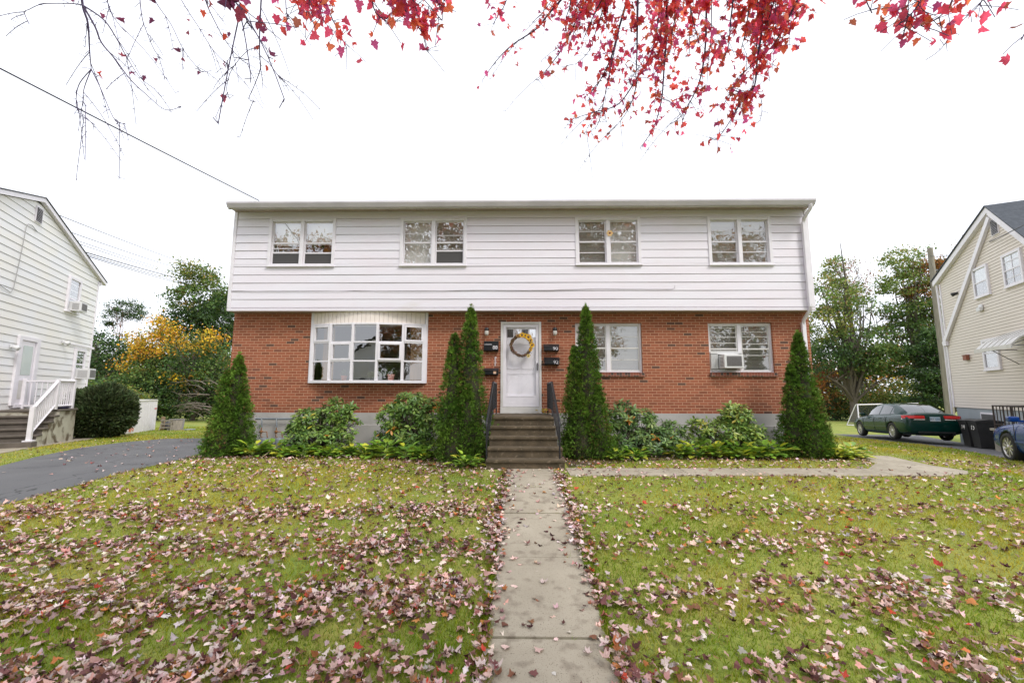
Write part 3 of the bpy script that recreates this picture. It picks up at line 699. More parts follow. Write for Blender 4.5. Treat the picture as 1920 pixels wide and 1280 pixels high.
for (u0, u1) in ((.12,.46), (.54,.88)):
    for (v0, v1) in ((.10,.44), (.50,.84)):
        X0, X1, Z0, Z1 = sa+wD*u0, sa+wD*u1, sc_+(sd_-sc_)*v0*.9, sc_+(sd_-sc_)*v1*.9
        for q in ((X0, X1, Z0, Z0+.014), (X0, X1, Z1-.014, Z1), (X0, X0+.014, Z0, Z1), (X1-.014, X1, Z0, Z1)): fd.box(q[0], q[1], .046, .0545, q[2], q[3])
fd = fd.build('front_door', M['white'], H)
for k in range(4):
    u0 = sa+.10+k*.185; mb = MB(); mb.box(u0, u0+.15, .047, .0535, zt-.22, zt-.02); mb.build('door_pane', M['glass_hi'] if k % 2 else M['screen'], fd)

# ---- bow window
def bow_y(x, dep=.27):
    t = (x-(BAY[0]+BAY[1])/2)/((BAY[1]-BAY[0])/2); return -.02-dep*(1-t*t)
bx = [-5.11, -4.60, -4.02, -3.42, -2.82, -2.33]; bz = [1.665, 2.13, 2.59, 3.03]
mb = MB()
def post(x, y, w, z0, z1, d=.07, ang=0): mb.box(-w/2, w/2, -.02, d, z0, z1, M=Matrix.Translation((x, y, 0)) @ Matrix.Rotation(ang, 4, 'Z'), bev=.003)
for i, x in enumerate(bx): post(x, bow_y(x), .085 if i in (0, 5) else .06, 1.6, 3.05)
def bar(i, z0, z1, off=0, d=.06):
    xa, xb = bx[i], bx[i+1]; ya, yb = bow_y(xa), bow_y(xb); L = math.hypot(xb-xa, yb-ya); ang = math.atan2(yb-ya, xb-xa)
    return (L, Matrix.Translation((xa, ya, 0)) @ Matrix.Rotation(ang, 4, 'Z'))
for i in range(5):
    L, MM = bar(i, 0, 0)
    for z in bz[1:3]: mb.box(.03, L-.03, -.012, .05, z-.018, z+.018, M=MM, bev=.003)
    mb.box(.0, L, -.035, .10, 1.60, 1.668, M=MM, bev=.004); mb.box(0, L, -.015, .10, 3.02, 3.06, M=MM, bev=.003)
for x in (BAY[0], BAY[1]): mb.box(x-.03, x+.035, -.035, .1, 1.6, 3.36, bev=.003)
bw = mb.build('bow_window', M['white'], H)
vents = {(0,2), (1,1), (3,1), (4,2)}
for i in range(5):
    L, MM = bar(i, 0, 0)
    for j in range(3):
        za, zb = bz[j]+.018, bz[j+1]-.018; ins = 0
        if (i, j) in vents:
            f = MB(); ins = .045; yo = -.03 if (i, j) == (3, 1) else -.012
            for q in ((.03, L-.03, za, za+ins), (.03, L-.03, zb-ins, zb), (.03, .03+ins, za+ins, zb-ins), (L-.03-ins, L-.03, za+ins, zb-ins)): f.box(q[0], q[1], yo-.012, .035, q[2], q[3], M=MM, bev=.003)
            f.build('vent_sash', M['white'], bw)
        f = MB(); f.pane(.03+ins, L-.03-ins, .014, za+ins, zb-ins, M=MM); f.build('pane', M['glass'], bw)
mb = MB(); N_ = 26
for i in range(N_):
    x0 = BAY[0]+.035+(BAY[1]-BAY[0]-.07)*i/N_; x1 = BAY[0]+.035+(BAY[1]-BAY[0]-.07)*(i+1)/N_-.007
    y0, y1 = bow_y(x0, .25), bow_y(x1, .25)
    V = [(x0,y0,3.06),(x1,y1,3.06),(x1,y1+.03,3.06),(x0,y0+.03,3.06),(x0,y0,3.345),(x1,y1,3.345),(x1,y1+.03,3.345),(x0,y0+.03,3.345)]
    mb.add(V, [(0,3,2,1),(4,5,6,7),(0,1,5,4),(1,2,6,5),(2,3,7,6),(3,0,4,7)])
mb.build('bow_fascia', M['cream_board'], bw)
mb = MB(); pl = [(x, bow_y(x)+.02) for x in np.linspace(BAY[0]+.02, BAY[1]-.02, 13)] + [(BAY[1]-.02, .35), (BAY[0]+.02, .35)]
mb.prism(pl, 1.605, 1.655, 'z'); mb.build('window_board', M['white_old'], bw)
mb = MB(); mb.prism(pl, 3.062, 3.075, 'z'); mb.build('bow_ceiling', M['white_old'], bw)
mb = MB()
mb.box(-5.0, -4.72, .30, .33, 1.66, 3.03); mb.box(-2.75, -2.42, .30, .33, 1.66, 3.03); mb.build('curtain', mat('tan_curtain', (.42,.27,.14), (.34,.22,.12), sc=4, rough=.8, stretch=(9,1,.6)), bw)

# ---- stairs
ST = thing('entrance_stairs', 'dark weathered concrete steps with black iron railings below the white front door', 'stairs', (0, -1.3, 0))
o_ = 1.3
mb = MB()
tops = [.875, .70, .525, .35, .175]; fr = [-1.40, -1.69, -1.98, -2.27, -2.56]
xl = [-.57, -.57, -.57, -.58, -.585]; xr = [.745, .75, .755, .82, .835]
for k in range(5):
    back = -.055 if k == 0 else fr[k-1]+.002
    mb.box(xl[k], xr[k], fr[k]+.03+o_, back+o_, -.25, tops[k]-.055)
    mb.box(xl[k]-.01, xr[k]+.01, fr[k]+o_, back+o_, tops[k]-.054, tops[k], bev=.014)
mb.build('concrete_steps', M['concrete_step'], ST)
def rail(x, mir):
    mb = MB(); R0 = (x, -.12+o_, 1.60); R1 = (x+.01*mir, -1.32+o_, 1.60); R2 = (x+.055*mir, -2.44+o_, .83)
    mb.tube([R0, R1, R2], .021, 8); mb.tube([(R2[0], R2[1], .83), (R2[0], R2[1]-.03, .78), (R2[0], R2[1]-.035, .72)], [.021,.021,.012], 8)
    mb.tube([(x, -.12+o_, 1.02), (x+.01*mir, -1.32+o_, 1.02), (R2[0], R2[1], .45)], .010, 6)
    mb.tube([(x, -.12+o_, .86), R0], .016, 8); mb.tube([(R1[0], R1[1], .86), R1], .016, 8); mb.tube([(R2[0], R2[1]+.02, .17), (R2[0], R2[1]+.02, .84)], .016, 8)
    for i in range(1, 10): y = -.12-1.2*i/10; mb.tube([(x, y+o_, 1.02), (x, y+o_, 1.60)], .007, 6, cap=False)
    for i in range(1, 9):
        t = i/9; y = R1[1]+(R2[1]-R1[1])*t; xx = R1[0]+(R2[0]-R1[0])*t; mb.tube([(xx, y, 1.02+(.45-1.02)*t), (xx, y, 1.60+(.83-1.60)*t)], .007, 6, cap=False)
    mb.build('railing', M['black'], ST)
rail(-.545, 1) if False else None
rail(-.535, -1); rail(.70, 1)

# ---- small fittings on the wall
def scroll(mb, x, y, z):
    mb.tube([(x,y,z),(x,y-.02,z-.05),(x,y-.05,z-.065),(x,y-.065,z-.04)], .005, 6)
def mailbox(x, z0, z1, num, label, open_lid=False, w=.36):
    t = thing('wall_mailbox', label, 'mailbox', (x, 0, z0), group='black mailboxes beside the front door')
    h = z1-z0; mb = MB()
    mb.prism([(-.002,0),(-.11,.0),(-.125,.02),(-.125,h*.62),(-.002,h*.62)], -w/2, w/2, 'x'); mb.build('box', M['mailbox'], t)
    mb = MB()
    if open_lid:
        mb.prism([(-.002,h*.66),(-.05,h*.66),(-.05,h*1.0),(-.002,h*1.0)], -w/2, w/2, 'x')
        mb.prism([(-.105,h*.64),(-.118,h*.64),(-.118,h*.70),(-.105,h*.70)], -w/2+.02, w/2-.01, 'x')
    else: mb.prism([(-.002,h*.64),(-.135,h*.64),(-.142,h*.60),(-.138,h*.70),(-.06,h*.97),(-.002,h)], -w/2-.008, w/2+.008, 'x')
    mb.build('lid', M['mailbox'], t)
    mb = MB()
    for s in (-.3, .32): scroll(mb, s*w, -.01, .0)
    mb.build('newspaper_hook', M['black'], t)
    if num: text_obj('house_number', num, .125, M['white'], t, (w*.27, -.1275, h*.33))
    return t
mailbox(-.67, 2.385, 2.635, '88', 'black mailbox numbered 88 with its lid open, left of the white door', True)
mb = MB(); mb.box(-.165, .02, -.1285, -.126, .155, .165); 
t88 = bpy.data.objects['wall_mailbox']; mb.build('letter_edge', M['white'], t88)
m2 = mailbox(-.67, 1.80, 1.975, None, 'black mailbox with an orange and white sticker, lower left of the door')
mb = MB(); mb.box(.06, .125, -.128, -.126, .03, .09, M=Matrix.Rotation(.0, 4, 'Y')); mb.build('sticker', mat('orange_sticker', (.75,.30,.05), (.75,.72,.68), sc=18), m2)
mailbox(.80, 2.385, 2.565, '90', 'black mailbox numbered 90, the upper one right of the white door')
mailbox(.81, 2.05, 2.235, '92', 'black mailbox numbered 92, the lower one right of the white door')
tg = thing('hanging_tag', 'narrow red and white vertical tag on brick between the two left mailboxes', 'sign', (-.61, 0, 2.0))
mb = MB(); mb.box(-.055, -.02, -.012, -.002, .02, .28); mb.build('red_strip', mat('red_tin', (.30,.05,.03), (.5,.2,.1), sc=30), tg)
mb = MB(); r_ = random.Random(4)
for k in range(9):
    z = .03+k*.026; mb.box(.015+r_.uniform(0,.01), .05+r_.uniform(0,.02), -.008, -.002, z, z+.013)
mb.build('white_lettering', M['white'], tg)
for x, lab in ((-.786, 'jar wall lamp on the brick left of the front door'), (.894, 'jar wall lamp on the brick right of the front door')):
    t = thing('wall_lamp', 'small black ' + lab, 'wall lamp', (x, 0, 2.86), group='jar lamps flanking the door')
    mb = MB(); mb.lathe([(0,.11),(.03,.108),(.052,.09),(.056,.035),(.05,.03),(0,.03)], 20, M=Matrix.Translation((0,-.085,0))); mb.box(-.03, .03, -.06, -.001, .03, .10, bev=.006); mb.build('lamp_cap', M['black'], t)
    mb = MB(); mb.lathe([(.046,.03),(.052,.0),(.05,-.05),(.036,-.085),(0,-.092)], 20, M=Matrix.Translation((0,-.085,0))); mb.build('lamp_glass', mat('frosted_jar', (.60,.57,.52), (.50,.47,.43), sc=12, rough=.25), t)

# ---- wreath
wr = thing('door_wreath', 'grapevine wreath with yellow sunflowers hanging on the white storm door', 'wreath', (.065, -.035, 2.52))
mb = MB(); r_ = random.Random(8)
for k in range(34):
    ph = r_.uniform(0, 6.28); a0 = r_.uniform(0, 6.28); span = r_.uniform(2.5, 5.5); rr = r_.uniform(.0, .045); pts = []
    for i in range(26):
        a = a0+span*i/25; q = ph+a*r_.choice((4, 4)); R_ = .245+rr*math.cos(q)+r_.uniform(-.003,.003); pts.append((R_*math.cos(a), -.05+rr*math.sin(q)*.8, R_*math.sin(a)))
    mb.tube(pts, r_.uniform(.004, .008), 5)
mb.build('vine_ring', M['twig'], wr)
yel = mat('sunflower_yellow', (.80,.50,.02), (.75,.38,.015), sc=20, rough=.6); 
def flower(a, R_, s, m=yel):
    mb = MB(); c = Vector((R_*math.cos(a), -.105, R_*math.sin(a)))
    for ring, (n, ln) in enumerate(((13, 1.0), (11, .75))):
        for k in range(n):
            t = 2*PI*k/n+ring*.2; d = Vector((math.cos(t), -.18-.2*ring, math.sin(t))); w = Vector((-math.sin(t), 0, math.cos(t)))*.16*s
            mb.add([c+d*s*.25, c+d*s*.7*ln+w, c+d*s*ln, c+d*s*.7*ln-w], [(0,1,2,3)], 0)
    mb.lathe([(0,.03),(s*.22,.028),(s*.34,.012),(s*.36,0)], 14, 1, Matrix.Translation(c) @ Matrix.Rotation(PI/2, 4, 'X'))
    mb.build('sunflower', [m, M['twig']], wr)
flower(1.50, .255, .075); flower(.86, .27, .088); flower(.02, .265, .072)
flower(1.18, .262, .06); flower(.50, .262, .062); flower(-.42, .25, .05); flower(-.98, .31, .05, mat('pale_yellow', (.80,.62,.18), rough=.6)); flower(1.9, .25, .05, mat('autumn_orange', (.42,.22,.06), rough=.6)); flower(.42, .25, .045, mat('dusty_apricot', (.50,.30,.18), rough=.6))
n = 130; a = RNG.uniform(0, 2*PI, n); Rr = .245+RNG.normal(0, .028, n)
P = np.stack([Rr*np.cos(a), -.075+RNG.normal(0, .012, n), Rr*np.sin(a)], 1)
D = np.stack([np.cos(a)+RNG.normal(0,.8,n), -.7+RNG.normal(0,.3,n), np.sin(a)+RNG.normal(0,.8,n)], 1)
V, F, C = scatter(DIAMOND, DIAMOND_F, P, frames(D, spin=RNG.uniform(0, 6, n)), RNG.uniform(.025, .05, n), cjit(pick([(.20,.15,.05),(.45,.16,.10),(.30,.22,.12),(.12,.10,.05),(.35,.12,.20),(.5,.3,.08)], [4,2,3,3,1,1], n), n))
np_mesh('dried_leaves', V, F, C, M['leaf'], wr)

# flower cut-out on the third upper window
t = thing('paper_flower', 'small orange centred flower stuck on the mullion of the third upper window', 'ornament', (2.245, -.335, 5.275))
mb = MB(); V = [(0,0,0)]; n = 24
for k in range(n): rr = .075*(1+.12*math.cos(6*2*PI*k/n)); V.append((rr*math.cos(2*PI*k/n), 0, rr*math.sin(2*PI*k/n)))
V += [(x, -.008, z) for (x, y, z) in V]
mb.add(V, [(0, k+1, (k+1) % n+1) for k in range(n)] + [(n+1, n+2+(k+1) % n, n+2+k) for k in range(n)] + [(k+1, (k+1) % n+1, (k+1) % n+n+2, k+n+2) for k in range(n)])
mb.build('petals', mat('cream_petal', (.80,.60,.32), (.8,.45,.15), sc=25), t)
mb = MB(); mb.lathe([(0,.014),(.018,.012),(.024,0)], 12, M=Matrix.Translation((0,-.008,0)) @ Matrix.Rotation(PI/2, 4, 'X')); mb.build('centre', mat('dark_red_centre', (.25,.04,.03), rough=.6), t)

# cable slung along the siding
mb = MB(); r_ = random.Random(2); pts = []; x = -7.08
while x < 3.75:
    pts.append((x, YS-.022, 3.865-.022*abs(math.sin((x+7)*1.05))+.02*math.sin(x*.31)+ (.01 if x > 1 else 0))); x += .18
pts += [(3.78, YS-.022, 3.90), (3.79, YS-.02, 3.96)]
mb.tube(pts, .0045, 5); c_ = mb.build('telephone_cable', mat('grey_cable', (.38,.35,.38), rough=.5)); props(c_, 'thin grey cable sagging along the lower siding boards', 'cable')
mb = MB(); pts = [(-1.7+i*.16, -.05, 3.30-.02*math.sin(i*.6)) for i in range(20)]; mb.tube(pts, .006, 5)
props(mb.build('door_cable', mat('tan_cable', (.3,.24,.18), rough=.5)), 'thin tan cable under the overhang above the front door', 'cable')

# air conditioner in the lower right window
def ac_unit(name_label, loc, rz, w=.50, h=.35, d=.34, grp=None):
    t = thing('air_conditioner', name_label, 'air conditioner', loc, rz, grp)
    mb = MB(); mb.box(-w/2, w/2, -d, .05, 0, h, bev=.015); mb.build('housing', M['ac_white'], t)
    mb = MB(); mb.box(-w/2+.06, w/2-.05, -d-.006, -d+.002, .05, h-.04)
    for k in range(11): z = .06+k*(h-.12)/11; mb.box(-w/2+.06, w/2-.05, -d-.012, -d-.006, z, z+.008)
    mb.build('grille', M['ac_grille'], t)
    mb = MB()
    for s in (-1, 1):
        for k in range(7): z = .05+k*(h-.1)/7; mb.box(s*w/2-.004, s*w/2+.004, -d+.05, -.06, z, z+.012)
    mb.build('side_louvre', M['ac_grille'], t)
    return t
ac = ac_unit('white air conditioner jutting from the lower right window of the brick house', (5.14, .03, 1.965), 0, .46, .33, .27)
mb = MB(); mb.box(-.43, -.252, .0, .03, 0, .37); 
for k in range(7): mb.box(-.42+k*.024, -.41+k*.024, -.012, .0, .01, .36)
mb.box(.252, .33, .0, .03, 0, .37); mb.box(-.43, .33, .0, .035, .352, .42); mb.build('side_curtain', M['ac_white'], ac)

# gas meters
gp = thing('gas_pipe', 'grey gas pipe running along the foundation above the meters', 'pipe', (-5.6, -.12, .72))
mb = MB(); mb.tube([(-.75,0,.02),(1.75,0,.02)], .026, 10)
for k in range(4): x = -.55+.36*k; mb.tube([(x-.06,0,.02),(x-.05,-.02,.03),(x-.02,-.05,.0),(x,-.05,-.18)], .018, 8)
mb.build('pipe_run', M['grey_metal'], gp)
for k in range(4):
    x = -6.15+.36*k
    t = thing('gas_meter', ['grey gas meter nearest the left corner arborvitae', 'second grey gas meter from the left corner, beside the rhododendron', 'grey gas meter half hidden behind the rhododendron', 'fourth gas meter hidden low behind the rhododendron'][k], 'gas meter', (x+.08, -.16, .02), group='gas meters along the foundation')
    mb = MB(); mb.lathe([(0,.0),(.09,.01),(.10,.05),(.10,.24),(.085,.27),(.03,.285),(0,.285)], 18); mb.box(-.10, .10, -.03, .03, .1, .2, bev=.01); mb.build('meter_body', M['grey_metal'], t)
    mb = MB(); mb.box(-.20, -.095, -.11, -.04, .15, .26, bev=.008); mb.build('dial_box', M['white_old'], t)
    mb = MB(); mb.lathe([(0,-.02),(.035,-.015),(.04,0),(.035,.015),(0,.02)], 14, M=Matrix.Translation((-.08,-.03,.42)) @ Matrix.Rotation(PI/2, 4, 'X')); mb.tube([(-.08,-.03,.52),(-.08,-.03,.3),(-.04,0,.28)], .012, 8); mb.tube([(-.08,-.03,.42),(.05,-.02,.42),(.06,0,.28)], .012, 8)
    mb.build('regulator', M['rust'], t)

# plants on the bow window board
def potted(x, y, z, m, label, r=.07, h=.13, col=(.08,.12,.03)):
    t = thing('potted_plant', label, 'potted plant', (x, y, z), group='pots on the bow window board')
    mb = MB(); mb.lathe([(0,0),(r*.72,0),(r*.95,h*.8),(r*1.1,h*.8),(r*1.12,h),(r*.98,h),(r*.9,h*.85),(0,h*.85)], 20); mb.build('pot', m, t)
    n = 60; a = RNG.uniform(0, 2*PI, n); el = RNG.uniform(.2, 1.3, n); D = np.stack([np.cos(a)*np.cos(el), np.sin(a)*np.cos(el), np.sin(el)], 1)
    V, F, C = scatter(LANCE, LANCE_F, np.tile([0, 0, h*.85], (n, 1))+D*.02, frames(D), RNG.uniform(.10, .20, n), cjit(col, n)); np_mesh('leaves', V, F, C, M['gloss_leaf'], t)
potted(-4.32, .05, 1.656, M['terracotta'], 'green plant in a terracotta pot behind the bow window, second column')
potted(-3.12, -.08, 1.656, M['pink_pot'], 'plant in a pink flared pot behind the bow window, fourth column', .085, .16)
potted(-3.33, .06, 1.656, M['plastic_black'], 'bushy dark green plant left of the pink pot', .06, .11, (.06,.12,.02))
potted(-3.62, .02, 1.656, M['plastic_black'], 'pale spiky plant in the middle column of the bow window', .05, .08, (.20,.22,.10))
# ------------------------------------------------------------------ neighbour houses
M['left_siding'] = mat('cream_white_siding', (.80,.775,.72), (.78,.785,.81), sc=.9, rough=.55, stretch=(1,1,2), bump=.04, bsc=14)
M['right_siding'] = mat('beige_vinyl', (.67,.60,.525), (.70,.635,.565), sc=.6, rough=.55)
M['pale_groove'] = mat('pale_groove', (.34,.33,.32), rough=.8)
M['beige_groove'] = mat('beige_groove', (.16,.13,.10), rough=.8)
M['blue_found'] = mat('pale_blue_grey_foundation', (.36,.40,.42), (.31,.35,.37), sc=1.4, rough=.85, bump=.3, bsc=15)
M['slate'] = mat('slate_blue_shingles', (.075,.085,.10), (.05,.058,.07), sc=9, rough=.9, stretch=(1,1,1), bump=.5, bsc=30)
M['dark'] = mat('unlit_interior_tone', (.05,.05,.055), (.10,.10,.10), sc=1.5, rough=.6)  # near-black colour stands in for unlit space behind panes and louvres
M['curtain'] = mat('lace_curtain', (.62,.63,.62), (.42,.43,.43), sc=9, rough=.8)
def gable_siding(parent, lo, hi, exp, xl, xr, m, lip=.014, gh=.010):
    """courses from z=lo..hi with x limits xl(z), xr(z); outward is -y"""
    mb = MB(); z = lo; k = 0
    while z < hi-.01:
        zt = min(z+exp, hi); l0, r0, l1, r1 = xl(z+gh), xr(z+gh), xl(zt), xr(zt)
        n = max(1, int((r0-l0)/1.5))
        for q in range(n):
            a0, a1 = l0+(r0-l0)*q/n, l0+(r0-l0)*(q+1)/n; b0, b1 = l1+(r1-l1)*q/n, l1+(r1-l1)*(q+1)/n
            mb.quad((a0,-lip,z+gh), (a1,-lip,z+gh), (b1,-.001,zt), (b0,-.001,zt)); mb.quad((a0,-lip,z+gh), (a0,.03,z+gh), (a1,.03,z+gh), (a1,-lip,z+gh))
        mb.quad((l0,.008,z-.001), (r0,.008,z-.001), (r0,.008,z+gh+.002), (l0,.008,z+gh+.002), 1)
        z = zt; k += 1
    mb.build('siding', m, parent)
def small_window(parent, x0, x1, z0, z1, dark='dark', grid=False, curtain=None, cw=.09, meet=.5):
    mb = MB(); zm = z1-(z1-z0)*meet
    for q in ((x0, x0+cw, z0, z1), (x1-cw, x1, z0, z1), (x0+cw, x1-cw, z1-cw, z1-.001), (x0+cw, x1-cw, z0+.001, z0+cw)): mb.box(q[0], q[1], -.065, .01, q[2], q[3], bev=.005)
    mb.box(x0-.02, x1+.02, -.085, .0, z0-.02, z0+.015, bev=.004)
    w = mb.build('window', M['white'], parent)
    mb = MB(); mb.box(x0+cw, x1-cw, -.05, -.02, zm-.022, zm+.022)
    if grid:
        xm = (x0+x1)/2; mb.box(xm-.01, xm+.01, -.045, -.03, z0+cw, z1-cw)
        for f in (.25, .75): z = z1-(z1-z0)*f; mb.box(x0+cw, x1-cw, -.046, -.031, z-.01, z+.01)
    mb.build('sash', M['white'], w)
    mb = MB(); mb.box(x0+cw, x1-cw, -.036, -.032, z0+cw, z1-cw); mb.build('pane', M['glass'], w)
    mb = MB(); mb.box(x0+cw, x1-cw, -.012, .004, z0+cw, z1-cw); mb.build('blind_or_dark_panel', M[dark], w)  # dark panel close behind the pane stands in for the unlit room
    if curtain:
        mb = MB(); nn = 10
        for k in range(nn):
            a = x0+cw+(x1-x0-2*cw)*k/nn; b = x0+cw+(x1-x0-2*cw)*(k+1)/nn
            mb.quad((a,-.018-.008*(k % 2),z1-(z1-z0)*curtain), (b,-.018-.008*((k+1) % 2),z1-(z1-z0)*curtain), (b,-.018-.008*((k+1) % 2),z1-cw), (a,-.018-.008*(k % 2),z1-cw))
        mb.build('curtain', M['curtain'], w)
    return w
def trim(mb, a, b, w, y0=-.05, y1=.02):
    """board of width w below the line a->b"""
    (xa, za), (xb, zb) = a, b
    mb.prism([(xa,za),(xb,zb),(xb,zb-w),(xa,za-w)], y0, y1, 'y')
def vent(parent, x0, x1, z0, z1):
    mb = MB(); mb.box(x0, x1, -.04, .0, z0, z1); v = mb.build('gable_vent', M['white'], parent)
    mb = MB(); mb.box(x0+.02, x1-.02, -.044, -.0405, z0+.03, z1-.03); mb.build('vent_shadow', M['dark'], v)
    mb = MB(); n = 9
    for k in range(n): z = z0+.04+(z1-z0-.08)*k/n; mb.quad((x0+.02,-.07,z), (x1-.02,-.07,z), (x1-.02,-.045,z+.025), (x0+.02,-.045,z+.025))
    mb.build('louvre', M['white'], v)

# left neighbour (gable wall turned towards us)
LHX, LHY, LHA = -15.877, 4.963, math.radians(117.01)
LH = thing('gabled_house', 'cream white sided neighbour house with its gable wall and side door on the left', 'house', (LHX, LHY, 0), LHA, 'neighbouring houses')
xl = lambda z: -8.70 if z < 5.52 else -8.70+(z-5.52)/(6.84-5.52)*4.35
xr = lambda z: 0 if z < 5.55 else -(z-5.55)/(6.84-5.55)*4.33
gable_siding(LH, .84, 6.80, .205, xl, xr, [M['left_siding'], M['pale_groove']])
mb = MB(); mb.box(-8.66, -.04, .02, 9, -.6, .84); mb.build('foundation', M['found'], LH)
mb = MB(); mb.quad((-.002,.02,.84), (-.002,9,.84), (-.002,9,5.5), (-.002,.02,5.5)); mb.quad((-8.7,.02,.84), (-8.7,.02,5.5), (-8.7,9,5.5), (-8.7,9,.84)); mb.build('side_wall', M['left_siding'], LH)
mb = MB(); mb.box(-.07, .012, -.028, .05, .84, 5.50, bev=.005); mb.build('corner_board', M['white'], LH)
mb = MB(); trim(mb, (-4.33,6.98), (.36,5.56), .12, -.11, .0); trim(mb, (-4.331,6.98), (-9.05,5.56), .12, -.11, .0); mb.build('rake_board', M['white'], LH)
mb = MB(); mb.prism([(-4.33,7.015),(.39,5.585),(.39,5.565),(-4.33,6.985),(-9.1,5.565),(-9.1,5.585)], -.13, 9.3, 'y'); mb.build('roof', M['roof'], LH)
mb = MB(); mb.box(.02, .14, -.05, 9, 5.38, 5.50, bev=.01); mb.build('gutter', M['white'], LH)
small_window(LH, -2.23, -1.40, 4.02, 5.2, meet=.62); small_window(LH, -1.22, -.45, 1.80, 2.88, meet=.5)
vent(LH, -4.50, -4.18, 6.22, 6.68)
mb = MB(); mb.box(-4.47, -4.34, -.06, .02, 1.0, 2.93, bev=.005); mb.box(-3.60, -3.42, -.06, .02, 1.0, 2.93, bev=.005); mb.box(-4.34, -3.60, -.058, .02, 2.82, 2.929); mb.box(-4.34, -3.60, -.07, .02, .94, 1.03)
dd = mb.build('door_frame', M['white'], LH)
mb = MB(); mb.box(-4.335, -3.605, -.02, .0, 1.03, 2.815); mb.box(-4.30, -3.64, -.032, -.02, 1.03, 2.80, bev=.003); d2 = mb.build('door', M['white'], LH)
mb = MB(); mb.box(-4.20, -3.74, -.040, -.034, 1.85, 2.68, bev=.002); mb.build('door_glass', mat('frosted_glass', (.50,.56,.52), (.44,.50,.47), sc=2, rough=.2), d2)
mb = MB(); mb.box(-4.20, -3.74, -.038, -.034, 1.18, 1.70, bev=.002); mb.build('door_panel', M['white_old'], d2)
mb = MB(); pts = [(-5.9,-.03,4.2),(-5.5,-.03,4.08),(-5.1,-.03,4.0),(-5.02,-.03,4.1),(-4.98,-.03,4.4),(-4.9,-.03,5.2),(-4.85,-.03,5.9),(-4.78,-.03,6.02),(-4.6,-.03,6.05),(-4.3,-.03,5.95)]
mb.tube(pts, .009, 5); mb.build('service_cable', mat('grey_service_cable', (.35,.34,.34), rough=.6), LH)
mb = MB(); mb.box(-1.75, -.05, -.035, -.0, 2.97, 3.01); mb.box(-.05, .12, -.06, .0, 2.95, 3.03); mb.build('conduit', M['white'], LH)
def flood(parent_loc, label):
    t = thing('flood_lamp', label, 'wall lamp', parent_loc, LHA, 'lamps on the cream white house')
    mb = MB(); mb.box(-.07, .07, -.03, .0, -.05, .05, bev=.01); mb.lathe([(0,0),(.035,.02),(.06,.10),(.062,.16),(0,.15)], 14, M=Matrix.Translation((-.05,-.03,0)) @ Matrix.Rotation(math.radians(115), 4, 'X')); mb.build('lamp_head', M['ac_white'], t)
    mb = MB(); mb.lathe([(0,0),(.03,.02),(.05,.08),(0,.085)], 14, M=Matrix.Translation((.06,-.03,0)) @ Matrix.Rotation(math.radians(100), 4, 'X')); mb.build('sensor', M['ac_white'], t)
def L2W(x, y, z, O=(LHX, LHY), A=LHA): return (O[0]+x*math.cos(A)-y*math.sin(A), O[1]+x*math.sin(A)+y*math.cos(A), z)
flood(L2W(-4.72, -.02, 2.60), 'white floodlight on cream siding left of the side door'); flood(L2W(-2.08, -.02, 3.0), 'white floodlight on cream siding right of the side door')
a1 = ac_unit('white air conditioner in the upper window of the cream white house', L2W(-1.80, -.05, 4.06), LHA, .46, .32, .28, 'air conditioners on the cream white house')
a2 = ac_unit('white air conditioner in the lower window of the cream white house', L2W(-.82, -.05, 1.83), LHA, .52, .36, .36, 'air conditioners on the cream white house')
# side steps
SS = thing('side_steps', 'grey concrete side steps with white railing and flaking painted side wall', 'stairs', (LHX, LHY, 0), LHA)
mb = MB()
mb.box(-4.82, -3.87, -1.18, -.02, -.4, .845, mi=1); mb.box(-4.84, -3.85, -1.215, -.021, .846, .90, mi=0, bev=.012)
for k in range(4):
    s0 = 4.82+.25*k; zt = .75-.15*k
    mb.box(-(s0+.25)+.03, -s0-.001, -1.165, -.02, -.4, zt-.05, mi=1 if False else 0); mb.box(-(s0+.26), -s0-.002, -1.20, -.021, zt-.049, zt, mi=0, bev=.012)
    mb.box(-(s0+.25)+.035, -s0-.003, -1.185, -1.166, -.4, zt-.05, mi=1)
mb.box(-6.1, -5.83, -1.22, -.02, -.4, .14, bev=.01)
mb.build('concrete_steps', [mat('grey_step_concrete', (.15,.125,.105), (.10,.085,.07), sc=4, rough=.85, bump=.4, bsc=30), M['step_side']], SS)
mb = MB(); y = -1.10
P0 = (-5.93, y, .98); P1 = (-4.90, y, 1.68); P2 = (-3.98, y, 1.69)
def sq(a, b, w): mb.tube([a, b], w*.6, 4, sm=False)
for (p, zb) in ((P0, .16), (P1, .9), (P2, .9)): mb.box(p[0]-.045, p[0]+.045, y-.045, y+.045, zb, p[2]+.03, bev=.006)
mb.box(P0[0]-.09, P0[0]+.09, y-.09, y+.09, .145, .18, bev=.006)
sq(P0, P1, .07); sq(P1, P2, .07); sq((P0[0], y, .33), (P1[0], y, 1.03), .05); sq((P1[0], y, .99), (P2[0], y, .99), .05)
for k in range(1, 11): t = k/11; x = P0[0]+(P1[0]-P0[0])*t; mb.box(x-.012, x+.012, y-.012, y+.012, .33+.7*t, .98+.7*t)
for k in range(1, 8): t = k/8; x = P1[0]+(P2[0]-P1[0])*t; mb.box(x-.012, x+.012, y-.012, y+.012, .99, 1.68)
mb.box(P2[0]-.04, P2[0]+.04, -.11, -.03, .9, 1.75, bev=.006); mb.box(P2[0]-.03, P2[0]+.03, y, -.1, 1.66, 1.71); mb.box(P2[0]-.02, P2[0]+.02, y, -.1, .97, 1.01)
for k in range(1, 9): yy = y+(1.0)*k/9; mb.box(P2[0]-.012, P2[0]+.012, yy-.012, yy+.012, 1.0, 1.67)
mb.build('railing', M['white'], SS)
